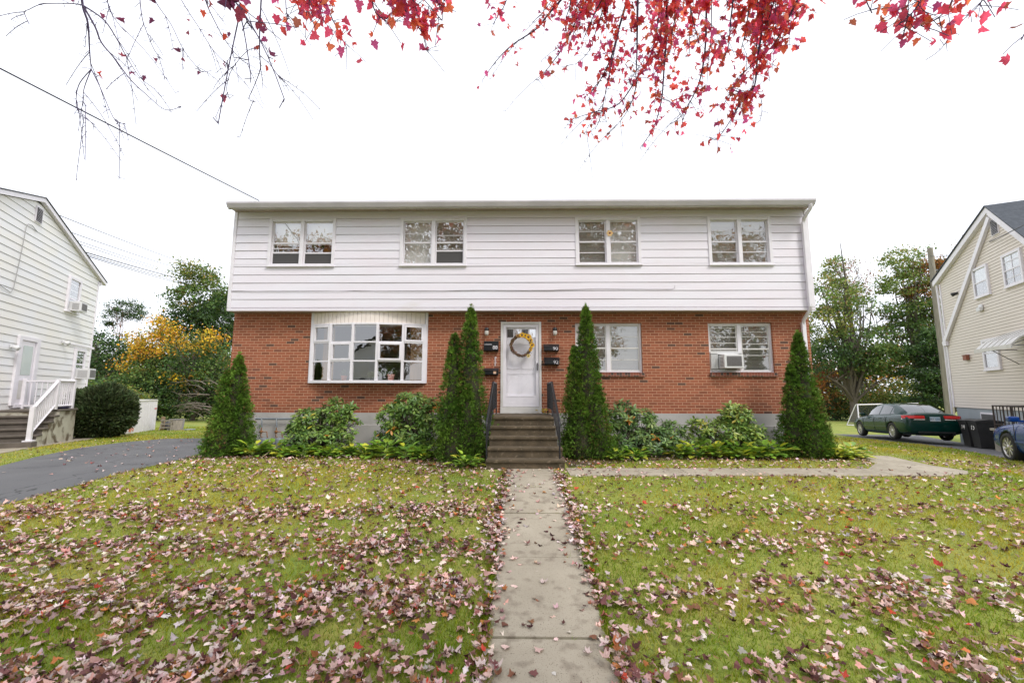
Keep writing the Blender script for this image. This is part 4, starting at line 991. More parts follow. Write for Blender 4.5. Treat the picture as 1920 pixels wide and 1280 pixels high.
t = thing('door_mat', 'small dark blue tray on the landing edge of the side steps', 'tray', L2W(-4.35, -1.0, .903), LHA)
mb = MB(); mb.lathe([(0,0),(.16,0),(.22,.05),(.20,.05),(.15,.012),(0,.012)], 20); mb.build('bowl', mat('dark_blue', (.02,.02,.06), rough=.5), t)

# right neighbour
RHX, RHY, RHA = 17.70, 7.29, math.radians(-114.65)
RH = thing('gabled_house', 'beige vinyl sided neighbour house with steep gable and blue grey foundation on the right', 'house', (RHX, RHY, 0), RHA, 'neighbouring houses')
def rxl(z): return .16 if z < 5.95 else .16+(z-5.95)/(7.44-5.95)*4.06
def rxr(z): return 8.2 if z < 3.5 else 8.2-(z-3.5)/(7.44-3.5)*3.98
gable_siding(RH, .83, 7.40, .104, rxl, rxr, [M['right_siding'], M['beige_groove']], lip=.012, gh=.007)
mb = MB(); mb.box(.19, 8.17, .03, 9, -1.6, .83); mb.build('foundation', M['blue_found'], RH)
mb = MB(); mb.quad((.16,.02,.83), (.16,.02,5.95), (.16,9,5.95), (.16,9,.83)); mb.quad((8.2,.02,.83), (8.2,9,.83), (8.2,9,3.5), (8.2,.02,3.5)); mb.build('side_wall', M['right_siding'], RH)
mb = MB(); trim(mb, (4.22,7.66), (-.10,6.09), .22, -.14, .0); trim(mb, (4.221,7.66), (8.55,3.33), .30, -.14, .0)
mb.build('rake_board', M['white'], RH)
mb = MB(); mb.prism([(4.12,7.34),(4.24,7.22),(.33,3.50),(.33,3.32),(.08,3.32),(.03,3.46)], -.11, -.016, 'y'); mb.build('diagonal_board', M['white'], RH)
mb = MB(); mb.prism([(4.22,7.70),(-.15,6.13),(-.15,6.09),(4.22,7.662),(8.62,3.29),(8.62,3.33)], -.18, 9.3, 'y'); mb.build('roof', M['slate'], RH)
mb = MB(); mb.box(.10, .20, -.035, .04, .83, 3.3, bev=.004); mb.box(.12, .21, -.033, .04, 3.5, 5.9, bev=.004); mb.build('corner_board', M['white'], RH)
mb = MB(); mb.tube([(.02,-.06,5.9),(.04,-.05,3.5),(.02,-.06,.2)], .035, 8); mb.build('downspout', M['white'], RH)
small_window(RH, 2.68, 3.60, 4.76, 5.84, curtain=.5, grid=False, cw=.08); small_window(RH, 4.44, 5.40, 4.76, 5.84, curtain=.5, grid=True, cw=.08)
small_window(RH, 2.69, 3.63, 2.18, 3.27, cw=.10, meet=.45); small_window(RH, 6.4, 7.3, 4.76-1.9, 5.84-1.9, cw=.08)
vent(RH, 4.10, 4.48, 6.62, 7.18)
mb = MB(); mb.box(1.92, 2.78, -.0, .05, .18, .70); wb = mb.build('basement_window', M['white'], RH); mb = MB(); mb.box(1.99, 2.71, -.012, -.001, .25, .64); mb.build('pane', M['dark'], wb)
def R2W(x, y, z): return L2W(x, y, z, (RHX, RHY), RHA)
t = thing('flood_lamp', 'dark floodlight high on the beige siding beside the diagonal board', 'wall lamp', R2W(1.45, -.02, 5.25), RHA)
mb = MB(); mb.box(-.05, .05, -.02, .0, -.04, .04); mb.lathe([(0,0),(.05,.02),(.08,.14),(0,.15)], 14, M=Matrix.Translation((0,-.02,0)) @ Matrix.Rotation(math.radians(110), 4, 'X')); mb.build('lamp_head', M['plastic_black'], t)
t = thing('vent_hood', 'small white round vent on beige siding below the upper windows', 'vent', R2W(2.92, -.02, 4.4), RHA)
mb = MB(); mb.lathe([(0,.0),(.13,.0),(.13,.03),(.10,.05),(0,.05)], 18, M=Matrix.Rotation(PI/2, 4, 'X')); mb.box(-.11, .11, -.10, -.02, -.12, .02, bev=.01); mb.build('hood', M['ac_white'], t)
t = thing('utility_box', 'small brown red box on beige siding left of the awning', 'box', R2W(1.62, -.02, 2.72), RHA)
mb = MB(); mb.box(-.12, .12, -.10, .0, -.09, .09, bev=.01); mb.box(-.14, .14, -.12, .0, .09, .11, bev=.004); mb.build('box_body', mat('rust_red', (.30,.10,.06), (.22,.07,.04), sc=20), t)
aw = thing('door_awning', 'white ribbed metal awning over the hidden side door of the beige house', 'awning', R2W(5.35, 0, 0), RHA)
mb = MB(); n = 12
for k in range(n):
    a, b = -.85+1.9*k/n, -.85+1.9*(k+1)/n-.02; h = .02*(k % 2)
    prof = [(-.02, 3.34), (-.45, 3.18), (-.80, 2.98), (-.98, 2.78)]
    for q in range(3):
        (y0, z0), (y1, z1) = prof[q], prof[q+1]; mb.add([(a,y0,z0+h),(b,y0,z0+h),(b,y1,z1+h),(a,y1,z1+h),(a,y0,z0-.03),(b,y0,z0-.03),(b,y1,z1-.03),(a,y1,z1-.03)], [(0,3,2,1),(4,5,6,7),(0,1,5,4),(2,3,7,6),(0,4,7,3),(1,2,6,5)])
mb.box(-.86, 1.05, -1.0, -.97, 2.68, 2.79); mb.build('awning_panel', M['white_old'], aw)
for x in (-.82, 1.0): mb = MB(); mb.tube([(x,-.02,2.75),(x,-.97,2.75)], .015, 6); mb.tube([(x,-.02,3.28),(x,-.5,3.0),(x,-.97,2.77)], .012, 6); mb.tube([(x,-.02,2.3),(x,-.6,2.76)], .012, 6); mb.build('bracket', M['ac_grille'], aw)
sp = thing('side_stoop', 'stone side stoop with a rusty black iron railing against the beige house', 'stairs', R2W(5.75, 0, 0), RHA)
mb = MB(); mb.box(-1.15, 1.6, -.85, -.0, -1.4, .22, bev=.02); mb.box(-1.2, 1.62, -.9, -.0, .222, .29, bev=.01); mb.build('stoop', mat('grey_stone', (.36,.34,.28), (.22,.20,.16), sc=5, rough=.9, bump=.6, bsc=10), sp)
mb = MB(); 
for k in range(15): x = -1.1+k*.18; mb.tube([(x,-.8,.29),(x,-.8,1.0)], .014 if k % 5 else .024, 6)
mb.tube([(-1.12,-.8,1.0),(1.55,-.8,1.0)], .02, 6); mb.tube([(-1.12,-.8,.42),(1.55,-.8,.42)], .012, 6)
for k in range(4): yy = -.8+k*.22; mb.tube([(-1.1,yy,.29),(-1.1,yy,1.0)], .014, 6)
mb.tube([(-1.1,-.8,1.0),(-1.1,-.05,1.0)], .02, 6); mb.build('railing', mat('rusty_iron', (.07,.045,.035), (.03,.025,.025), sc=20), sp)
def wheelie(x, y, num, label):
    px_, py_, _ = R2W(x, y, 0); z0 = gz(px_, py_)+.012
    t = thing('wheeled_bin', label, 'bin', (px_, py_, z0), RHA, 'black wheeled bins by the stoop')
    mb = MB(); V = []
    for (w, d, z) in ((.22,.25,.03), (.245,.28,.5), (.28,.33,.88)): V += [(-w,-d,z),(w,-d,z),(w,d,z),(-w,d,z)]
    F = [(3,2,1,0),(8,9,10,11)] + [(a+b, a+(b+1) % 4, a+4+(b+1) % 4, a+4+b) for a in (0,4) for b in range(4)]
    mb.add(V, F); mb.box(-.295, .295, -.345, .345, .86, .90, bev=.008); mb.build('bin_body', M['plastic_black'], t)
    mb = MB(); mb.prism([(-.36,.905),(.36,.905),(.36,.94),(.0,.985),(-.37,.93)], -.30, .30, 'x'); mb.tube([(-.22,.36,.9),(.22,.36,.9)], .018, 8); mb.build('lid', M['plastic_black'], t)
    for s in (-1, 1): mb = MB(); mb.lathe([(0,-.025),(.10,-.025),(.10,.025),(0,.025)], 16, M=Matrix.Translation((s*.24,.26,.10)) @ Matrix.Rotation(PI/2, 4, 'Y')); mb.build('wheel', M['tyre'], t)
    text_obj('painted_number', num, .26, M['shade'], t, (.0, -.318, .70), (PI/2-.07, 0, 0))
wheelie(2.62, -.46, '14', 'black wheeled bin painted 14, the left one of the pair'); wheelie(3.25, -.46, '15', 'black wheeled bin painted 15, the one nearer the blue car')

# ------------------------------------------------------------------ plants
def tube_limb(mb, a, b, r0, r1, bend=.15, n=6, seg=5, rng=random):
    a = Vector(a); b = Vector(b); L = (b-a).length; pts = []; rs = []
    o = Vector((rng.uniform(-1,1), rng.uniform(-1,1), rng.uniform(.2,1)))*L*bend
    for i in range(seg+1):
        t = i/seg; pts.append(a.lerp(b, t)+o*math.sin(PI*t)+Vector((rng.uniform(-1,1), rng.uniform(-1,1), 0))*L*.015*(0 < i < seg)); rs.append(r0+(r1-r0)*t)
    mb.tube(pts, rs, n, cap=False); return pts
def tree(name, label, base, H_, trunk_r, blobs, n_leaf, leaf=.16, cat='tree', group=None, bark='bark', per=55, sig=.42, seed=1, limbs=26, lq=0, trunk_top=None, mat_='leaf', flat=.6, twigs=0, shape=None, lean=(0,0)):
    """blobs: (x, y, z, rx, ry, rz, weight, palette) local to the base"""
    r = np.random.default_rng(seed); rr = random.Random(seed); bx_, by_ = base
    t = thing(name, label, cat, (bx_, by_, gz(bx_, by_)), 0, group)
    tt = trunk_top or H_*.8
    mb = MB(); pts = []; rs = []; N_ = 9
    for i in range(N_+1):
        q = i/N_; pts.append((lean[0]*q+trunk_r*.8*math.sin(q*5+seed), lean[1]*q+trunk_r*.8*math.cos(q*4+seed)-trunk_r*.8*math.cos(seed), -.15+(tt+.15)*q)); rs.append(trunk_r*(1.25 if i == 0 else 1)*(1-.93*q))
    pts[0] = (0, 0, -.15); mb.tube(pts, rs, 10)
    W = np.array([b[6] for b in blobs], float); nC = max(4, n_leaf//per); bi = r.choice(len(blobs), nC, p=W/W.sum())
    B = np.array([b[:6] for b in blobs]); d = r.normal(size=(nC, 3)); d /= np.linalg.norm(d, axis=1, keepdims=True)
    rad = r.uniform(.25, 1, nC)**.45; C = B[bi, :3] + d*rad[:, None]*B[bi, 3:6]
    C[:, 2] = np.maximum(C[:, 2], .3)
    lim = r.permutation(nC)[:limbs]
    ends = []
    for k in lim:
        q = np.clip((C[k, 2]-.25*H_)/(tt)*.85+r.uniform(-.12, .05)+lq, .12, .97); i = int(q*N_); i = min(i, N_)
        p0 = pts[i]; p = tube_limb(mb, p0, tuple(C[k]), rs[i]*.5, .012, .10, 6, 5, rr); ends.append(p)
        for m_ in range(3):
            a = p[rr.randint(2, 4)]; j = r.integers(0, nC); v = Vector(C[j])-a
            if v.length > 2.2: v = v.normalized()*rr.uniform(.7, 1.8)
            tube_limb(mb, a, a+v, rs[i]*.18+.006, .006, .1, 5, 3, rr)
    for k in range(twigs):
        p = rr.choice(ends); a = p[rr.randint(2, 5)]; v = Vector((rr.uniform(-1,1), rr.uniform(-1,1), rr.uniform(.1,1.3)))*rr.uniform(.4, 1.3)
        tube_limb(mb, a, a+v, .016, .004, .1, 5, 3, rr)
    mb.build('trunk', M[bark], t)
    if n_leaf <= 0: return t
    ci = np.repeat(np.arange(nC), per); n = len(ci); s_ = sig*r.uniform(.6, 1.35, nC)[ci]
    P = C[ci] + r.normal(size=(n, 3))*s_[:, None]*np.array([1, 1, flat]); P[:, 2] = np.maximum(P[:, 2], .05)
    out = P - np.array([0, 0, tt*.6]); D = out/np.maximum(np.linalg.norm(out, axis=1, keepdims=True), .1)*.4 + r.normal(size=(n, 3))*.7; D[:, 2] -= .25
    col = np.zeros((n, 3)); cb = bi[ci]
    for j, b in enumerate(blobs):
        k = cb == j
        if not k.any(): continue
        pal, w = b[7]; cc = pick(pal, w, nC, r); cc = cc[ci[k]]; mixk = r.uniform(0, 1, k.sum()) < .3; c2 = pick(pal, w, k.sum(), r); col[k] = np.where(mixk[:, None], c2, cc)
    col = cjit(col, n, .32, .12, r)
    V, F, CC = scatter(DIAMOND if shape is None else shape[0], DIAMOND_F if shape is None else shape[1], P, frames(D, r.normal(size=(n, 3))+np.array([0, 0, .8])), leaf*r.uniform(.6, 1.3, n), col)
    np_mesh('crown', V, F, CC, M[mat_], t); return t
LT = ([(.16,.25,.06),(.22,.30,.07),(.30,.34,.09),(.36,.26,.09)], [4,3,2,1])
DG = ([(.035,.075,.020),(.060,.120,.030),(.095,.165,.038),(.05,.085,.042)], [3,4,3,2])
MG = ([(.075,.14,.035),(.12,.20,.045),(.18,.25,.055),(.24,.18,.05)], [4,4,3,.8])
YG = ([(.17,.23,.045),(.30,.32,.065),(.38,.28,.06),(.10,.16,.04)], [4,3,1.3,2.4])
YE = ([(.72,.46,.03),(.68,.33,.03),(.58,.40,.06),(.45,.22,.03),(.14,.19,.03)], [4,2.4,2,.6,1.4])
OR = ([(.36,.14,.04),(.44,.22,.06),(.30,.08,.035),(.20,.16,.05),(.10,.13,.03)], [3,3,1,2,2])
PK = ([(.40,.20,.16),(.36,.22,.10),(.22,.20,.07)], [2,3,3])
G1 = 'trees behind the cream white house'; G2 = 'trees beyond the right driveway'
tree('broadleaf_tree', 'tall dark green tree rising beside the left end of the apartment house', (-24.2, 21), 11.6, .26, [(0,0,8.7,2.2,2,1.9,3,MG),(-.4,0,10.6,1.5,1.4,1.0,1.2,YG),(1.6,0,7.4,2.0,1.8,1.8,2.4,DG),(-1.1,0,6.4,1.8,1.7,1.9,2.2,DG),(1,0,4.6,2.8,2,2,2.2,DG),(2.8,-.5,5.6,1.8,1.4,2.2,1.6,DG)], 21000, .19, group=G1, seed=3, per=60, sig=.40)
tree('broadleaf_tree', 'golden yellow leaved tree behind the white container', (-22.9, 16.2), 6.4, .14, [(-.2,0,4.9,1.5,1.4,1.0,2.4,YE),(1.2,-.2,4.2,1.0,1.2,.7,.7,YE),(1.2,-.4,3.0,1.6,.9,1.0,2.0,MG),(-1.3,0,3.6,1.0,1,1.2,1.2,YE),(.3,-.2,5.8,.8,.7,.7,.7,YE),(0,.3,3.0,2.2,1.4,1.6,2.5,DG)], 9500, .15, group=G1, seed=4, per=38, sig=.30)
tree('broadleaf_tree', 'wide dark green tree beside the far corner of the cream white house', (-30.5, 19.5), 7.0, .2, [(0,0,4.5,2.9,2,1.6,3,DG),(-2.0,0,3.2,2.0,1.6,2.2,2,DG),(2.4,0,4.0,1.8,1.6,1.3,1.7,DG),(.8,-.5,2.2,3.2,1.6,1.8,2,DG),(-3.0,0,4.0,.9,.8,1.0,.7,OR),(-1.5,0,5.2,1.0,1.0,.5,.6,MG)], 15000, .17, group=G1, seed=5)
tree('pine_tree', 'slender pine with a flat round crown on a bare reddish trunk', (-37.33, 28.5), 11.2, .17, [(0,0,9.9,1.5,1.3,.75,3,DG),(-1.0,0,9.2,.9,.8,.55,1.4,DG),(.9,0,9.3,.8,.8,.5,1.3,DG),(-1.4,0,8.4,.35,.4,.25,.4,DG)], 3600, .14, group=G1, seed=6, bark='reddish', per=30, sig=.22, limbs=9, lq=.32) if M.setdefault('reddish', mat('pine_bark', (.26,.12,.08), (.18,.09,.07), sc=8, rough=.9)) else None
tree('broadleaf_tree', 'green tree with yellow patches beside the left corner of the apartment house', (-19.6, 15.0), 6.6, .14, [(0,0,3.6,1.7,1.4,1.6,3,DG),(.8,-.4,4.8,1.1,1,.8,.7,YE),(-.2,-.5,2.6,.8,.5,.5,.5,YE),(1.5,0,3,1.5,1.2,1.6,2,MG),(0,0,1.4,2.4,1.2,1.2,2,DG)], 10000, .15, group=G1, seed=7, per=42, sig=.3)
tree('shrub_thicket', 'dark green vine covered thicket at the back edge of the left lawn', (-23.2, 15.0), 3.6, .08, [(0,0,1.3,2.6,.9,1.3,3,DG),(-3.2,0,1.4,1.8,.9,1.3,2,DG),(2.6,0,1.1,1.8,.8,1.0,2,MG),(.3,-.4,2.4,1.6,.6,.8,1,MG),(5.0,.5,1.0,2.0,.8,1.0,1.6,DG)], 14000, .15, cat='shrubs', group=G1, seed=8, per=50, sig=.30, limbs=14)
tree('shrub_thicket', 'pale green low bush behind the rounded dark shrub', (-18.3, 8.6), 2.1, .05, [(0,0,1.2,1.4,.8,.7,2,YG),(-1.6,0,1.5,1.0,.8,.7,1,MG)], 3500, .12, cat='shrubs', group=G1, seed=9, per=35, sig=.22, limbs=8)
# grey dead brushwood at the thicket's right
t = thing('dead_branches', 'tangle of bare grey dead branches at the thicket beside the left arborvitae', 'branches', (-17.7, 13.0, gz(-17.7, 13)))
mb = MB(); rr = random.Random(3)
for k in range(15):
    a = Vector((rr.uniform(-.2,1.2), rr.uniform(-.3,.3), rr.uniform(.1,2.1))); v = Vector((-rr.uniform(.8,2.0), rr.uniform(-.3,.3), rr.uniform(-.3,.45)))
    p = tube_limb(mb, a, a+v, .03, .006, .16, 5, 5, rr)
    for q in range(4): b = p[rr.randint(1, 4)]; tube_limb(mb, b, b+Vector((-rr.uniform(.2,.6), rr.uniform(-.2,.2), rr.uniform(-.4,.35))), .011, .004, .1, 4, 3, rr)
mb.build('brushwood', mat('grey_deadwood', (.24,.20,.17), (.15,.12,.10), sc=6, rough=.9), t)

tree('oak_tree', 'tall slim trunked oak with a bare leader top left of the goal', (26.9, 24.2), 15.2, .30, [(-.6,0,12.4,.9,.9,1.0,.5,LT),(-1.2,0,10.2,2.0,1.5,1.6,1.3,LT),(.8,0,9.8,1.6,1.4,1.5,1.0,LT),(-2.0,0,7.8,2.0,1.5,1.5,1.5,YG),(.6,-.4,6.2,2.9,1.7,1.5,3.2,MG),(-2.2,-.4,5.2,2.2,1.6,1.5,2.0,DG),(1.8,-.6,4.8,2.4,1.5,1.2,2.0,MG),(-1.8,.8,3.6,1.8,1.0,.6,.7,OR)], 15500, .20, group=G2, seed=12, per=40, sig=.31, trunk_top=14.6, limbs=34, twigs=40)
tree('broadleaf_tree', 'narrow tree with two thin trunks beyond the right arborvitae', (28.2, 28.3), 8.5, .2, [(-2.6,0,6.2,1.6,1.2,1.4,1,YG),(-2.8,0,8.6,1.4,1.1,1.3,.8,PK),(-1.0,0,4.0,2.2,1.3,1.3,1.2,OR)], 4500, .18, group=G2, seed=13, per=30, sig=.36)
tree('broadleaf_tree', 'forking nearly bare tree with orange leaves between the two big trees', (34.6, 33.0), 15.5, .24, [(-1.0,0,12.8,1.6,1.2,1.6,1.6,PK),(1.6,0,13.4,1.2,1.2,1.2,1,PK),(-.4,0,15.4,1.4,1.2,1.0,.8,PK),(-1.8,0,10.6,1.1,1.0,.9,.6,OR)], 2300, .19, group=G2, seed=14, per=16, sig=.42, limbs=26, twigs=60, bark='bark_dark', trunk_top=8.5)
tree('maple_tree', 'large green and orange tree behind the green sedan', (33.0, 24.6), 15.0, .30, [(-.4,0,13.3,1.9,1.6,1.0,1.8,LT),(1.4,0,12.6,1.4,1.4,.9,1.4,OR),(-.8,0,11.3,2.1,1.6,1.0,1.9,LT),(1.2,0,10.4,1.8,1.5,1.1,1.5,OR),(-.6,0,9.0,2.6,1.8,.9,2.4,MG),(-1.2,0,7.4,2.6,1.8,.8,2.0,MG),(1.6,0,8.0,1.6,1.4,1.0,1.1,YG)], 14500, .20, group=G2, seed=15, per=40, sig=.30, flat=.5, limbs=34, twigs=16)
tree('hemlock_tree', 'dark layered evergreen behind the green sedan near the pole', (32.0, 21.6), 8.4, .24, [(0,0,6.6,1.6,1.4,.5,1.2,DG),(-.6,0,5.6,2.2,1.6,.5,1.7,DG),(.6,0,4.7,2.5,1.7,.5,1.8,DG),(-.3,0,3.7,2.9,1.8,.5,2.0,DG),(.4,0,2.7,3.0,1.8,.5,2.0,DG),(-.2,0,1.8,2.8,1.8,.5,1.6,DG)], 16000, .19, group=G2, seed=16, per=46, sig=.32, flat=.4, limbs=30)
tree('broadleaf_tree', 'bare branched tree with sparse pink leaves above the beige roof edge', (35.5, 21.5), 15.0, .22, [(0,0,12.8,1.8,1.4,1.5,2,PK),(1.6,0,12.0,1.4,1.2,1.2,1,OR),(-1.4,0,11.4,1.2,1.0,1.0,1,PK)], 1300, .17, group=G2, seed=17, per=14, sig=.36, limbs=26, twigs=50, bark='bark_dark', trunk_top=9.5)
tree('shrub_thicket', 'yellow and orange understorey bushes at the edge of the right back lawn', (27.0, 26.5), 3.4, .07, [(-1.5,0,1.6,2.0,.9,1.2,2,OR),(2.0,0,1.7,2.4,.9,1.4,2.4,YG),(5.8,0,2.0,2.2,.9,1.5,2,YG),(0,0,.8,3.2,.9,.8,2,DG),(5,0,.8,3.0,.9,.8,2,DG)], 12000, .18, cat='shrubs', group=G2, seed=18, per=45, sig=.34, limbs=16)
def far_wood():
    r = np.random.default_rng(77); Ps = []; Cs = []
    for (xa, xb, y, zt, n) in ((20, 52, 44, 8.0, 26000), (-62, -22, 36, 5.8, 16000), (-52, -24, 30, 5.0, 12000), (-22, 20, 52, 5.5, 6000)):
        x = r.uniform(xa, xb, n); yy = y + r.uniform(-1.5, 4, n); top = zt*(.62+.62*fbm(x, yy*.2, .55, 3)); z = r.uniform(0, 1, n)**.85*top
        k = r.uniform(0, 1, n) < .25+1.2*fbm(x, z*1.3, 1.1, 6); x, yy, z = x[k], yy[k], z[k]
        Ps.append(np.stack([x, yy, z+g(x, yy)], 1)); f = fbm(x, z, .8, 8)
        c = np.where((f > .54)[:, None], pick(OR[0]+YE[0][:2], OR[1]+[.8,.8], k.sum(), r), pick(DG[0]+MG[0], [2,3,2,2,2,3,2,1], k.sum(), r)); Cs.append(c)
    P = np.concatenate(Ps); n = len(P); D = r.normal(size=(n, 3))
    V, F, C = scatter(DIAMOND, DIAMOND_F, P, frames(D, r.normal(size=(n, 3))), .36*r.uniform(.6, 1.3, n), cjit(np.concatenate(Cs), n, .3, .1, r))
    props(np_mesh('distant_wood', V, F, C, M['leaf']), 'distant mixed green and orange wood behind the gardens', 'woodland', kind='stuff')
far_wood()

# dense upright arborvitae
def arborvitae(label, x, y, lobes, n, seed, tint=1.0):
    r = np.random.default_rng(seed); t = thing('arborvitae', label, 'arborvitae', (x, y, gz(x, y)), 0, 'arborvitae along the house front')
    mb = MB(); Ps = []; Ds = []; cv = []; A = np.array([l[2]*l[3] for l in lobes])
    for li, (dx, dy, R_, Hh) in enumerate(lobes):
        prof = lambda q, R_=R_: R_*np.clip(1-q, 0, 1)**.78*np.clip(.84+1.6*q, 0, 1.06)
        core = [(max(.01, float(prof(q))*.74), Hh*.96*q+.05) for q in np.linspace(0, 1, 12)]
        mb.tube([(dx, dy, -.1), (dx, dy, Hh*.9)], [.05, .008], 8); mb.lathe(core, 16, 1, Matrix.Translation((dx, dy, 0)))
        nc = int(n*A[li]/A.sum()/14); q = np.concatenate([r.uniform(0, 1, nc)**1.3, r.uniform(.8, 1, nc//14)]); nc = len(q); th = r.uniform(0, 2*PI, nc)
        lump = 1 + .15*np.sin(th*3+seed+q*7)*(1-q) + .26*(fbm(th*R_*2.2+li*9, q*Hh, 3.0, seed)-.5)*2
        rad = prof(q)*lump*r.uniform(.80, 1.04, nc)+.012
        cc_ = np.stack([dx+rad*np.cos(th), dy+rad*np.sin(th), q*Hh+.03], 1); ci = np.repeat(np.arange(nc), 14); k = len(ci)
        spread = (.018+.035*(1-q))[ci][:, None]; P = cc_[ci]+r.normal(size=(k, 3))*spread*np.array([1, 1, .9]); Ps.append(P); cv.append(r.uniform(.45, 1.6, nc)[ci])
        tw = r.normal(0, .38, nc)[ci]+r.normal(0, .5, k); t_ = th[ci]; D = np.stack([np.cos(t_+tw)*.8, np.sin(t_+tw)*.8, r.normal(.75, .25, nc)[ci]+r.normal(0, .45, k)], 1); Ds.append(D)
    # wispy leader
    for (dx, dy, R_, Hh) in lobes[:1]:
        k = 60; zz = Hh+r.uniform(-.15, .12, k); P = np.stack([dx+r.normal(0, .012, k), dy+r.normal(0, .012, k), zz], 1); Ps.append(P); cv.append(np.full(k, 1.5)); Ds.append(np.stack([r.normal(0,.5,k), r.normal(0,.5,k), np.ones(k)], 1))
    mb.build('trunk', [M['bark'], mat('shaded_inner_twigs', (.022,.030,.010), (.045,.034,.016), sc=14, rough=.9)], t)  # inner twig core coloured extra dark to put shade between the sprays
    P = np.concatenate(Ps); D = np.concatenate(Ds); m_ = len(P)
    cen = np.array([lobes[0][0], lobes[0][1], 0]); out = (P-cen)*np.array([1, 1, 0]); up = np.cross(D, r.normal(size=(m_, 3)))
    f = fbm(P[:,0]*3+P[:,1]*3, P[:,2]*3, 2.0, seed+1)[:, None]
    c = np.array([.060,.135,.017])*(1-f)+np.array([.13,.22,.028])*f; c = c*np.concatenate(cv)[:, None]; br = (r.uniform(0, 1, m_) < .02+.16*(fbm(P[:,0]*4+P[:,1]*4, P[:,2]*4, 1.6, seed+7) > .68))[:, None]; c = np.where(br, [[.20,.13,.05]], c)*tint
    # each spray: a flat fan of three slim leaflets
    T = [(0,0,0),(.5,.10,.0),(1,0,0),(.5,-.10,0),(.15,.02,0),(.45,.30,.02),(.75,.42,.03),(.50,.18,0),(.15,-.02,0),(.45,-.30,.02),(.75,-.42,.03),(.50,-.18,0)]; TF = [(0,3,2,1),(4,7,6,5),(8,9,10,11)]
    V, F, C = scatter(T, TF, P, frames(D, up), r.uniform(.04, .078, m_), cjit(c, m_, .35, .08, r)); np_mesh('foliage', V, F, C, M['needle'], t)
arborvitae('tall arborvitae with two spires just left of the front steps', -1.02, -1.45, [(0,0,.41,3.12),(-.34,-.03,.34,2.56),(-.02,-.20,.30,1.5),(-.25,-.20,.34,1.2)], 26000, 1)
arborvitae('tallest arborvitae, single pointed spire right of the front steps', 1.50, -1.08, [(0,0,.42,3.22),(-.25,.02,.33,2.35),(.18,-.12,.32,1.5),(-.18,-.18,.33,1.3)], 26000, 2)
arborvitae('squat broad arborvitae at the left corner of the apartment house', -6.36, -.92, [(.03,0,.37,2.14),(-.17,-.05,.32,1.80),(.20,-.05,.29,1.30),(-.05,-.18,.33,1.2)], 22000, 3, 1.05)
arborvitae('arborvitae with a shorter second spire at the right corner beside the downspout', 6.30, -.78, [(.03,0,.40,2.66),(-.20,-.03,.33,1.96),(.20,-.05,.29,1.55),(.0,-.18,.34,1.2)], 24000, 4)

# rounded dark yew by the neighbour's wall
def yew():
    r = np.random.default_rng(9); t = thing('yew_bush', 'large rounded dark green bush beside the cream white house steps', 'bush', (-13.45, 3.2, gz(-13.4, 3.2)))
    mb = MB(); rr = random.Random(1)
    for k in range(14): tube_limb(mb, (rr.uniform(-.1,.1), rr.uniform(-.1,.1), 0), (rr.uniform(-.8,.8), rr.uniform(-.8,.8), rr.uniform(.7,1.4)), .03, .008, .1, 5, 4, rr)
    mb.build('stems', M['bark_dark'], t)
    n = 22000; d = r.normal(size=(n, 3)); d /= np.linalg.norm(d, axis=1, keepdims=True); rad = r.uniform(.35, 1, n)**.35*(1+.10*np.sin(d[:,0]*5)*np.cos(d[:,2]*6)+.08*(fbm(d[:,0]*3, d[:,2]*3, 2, 4)-.5))
    P = d*rad[:, None]*np.array([.88, .86, .82])+np.array([0, 0, .80]); k = P[:, 2] > .03; P, d = P[k], d[k]; n = len(P)
    D = d*.8+r.normal(size=(n, 3))*.35+np.array([0, 0, .35]); V, F, C = scatter(LANCE, LANCE_F, P, frames(D, r.normal(size=(n, 3))), r.uniform(.08, .17, n), cjit((.070,.098,.040), n, .45, .14, r)); np_mesh('foliage', V, F, C, M['needle'], t)
yew()

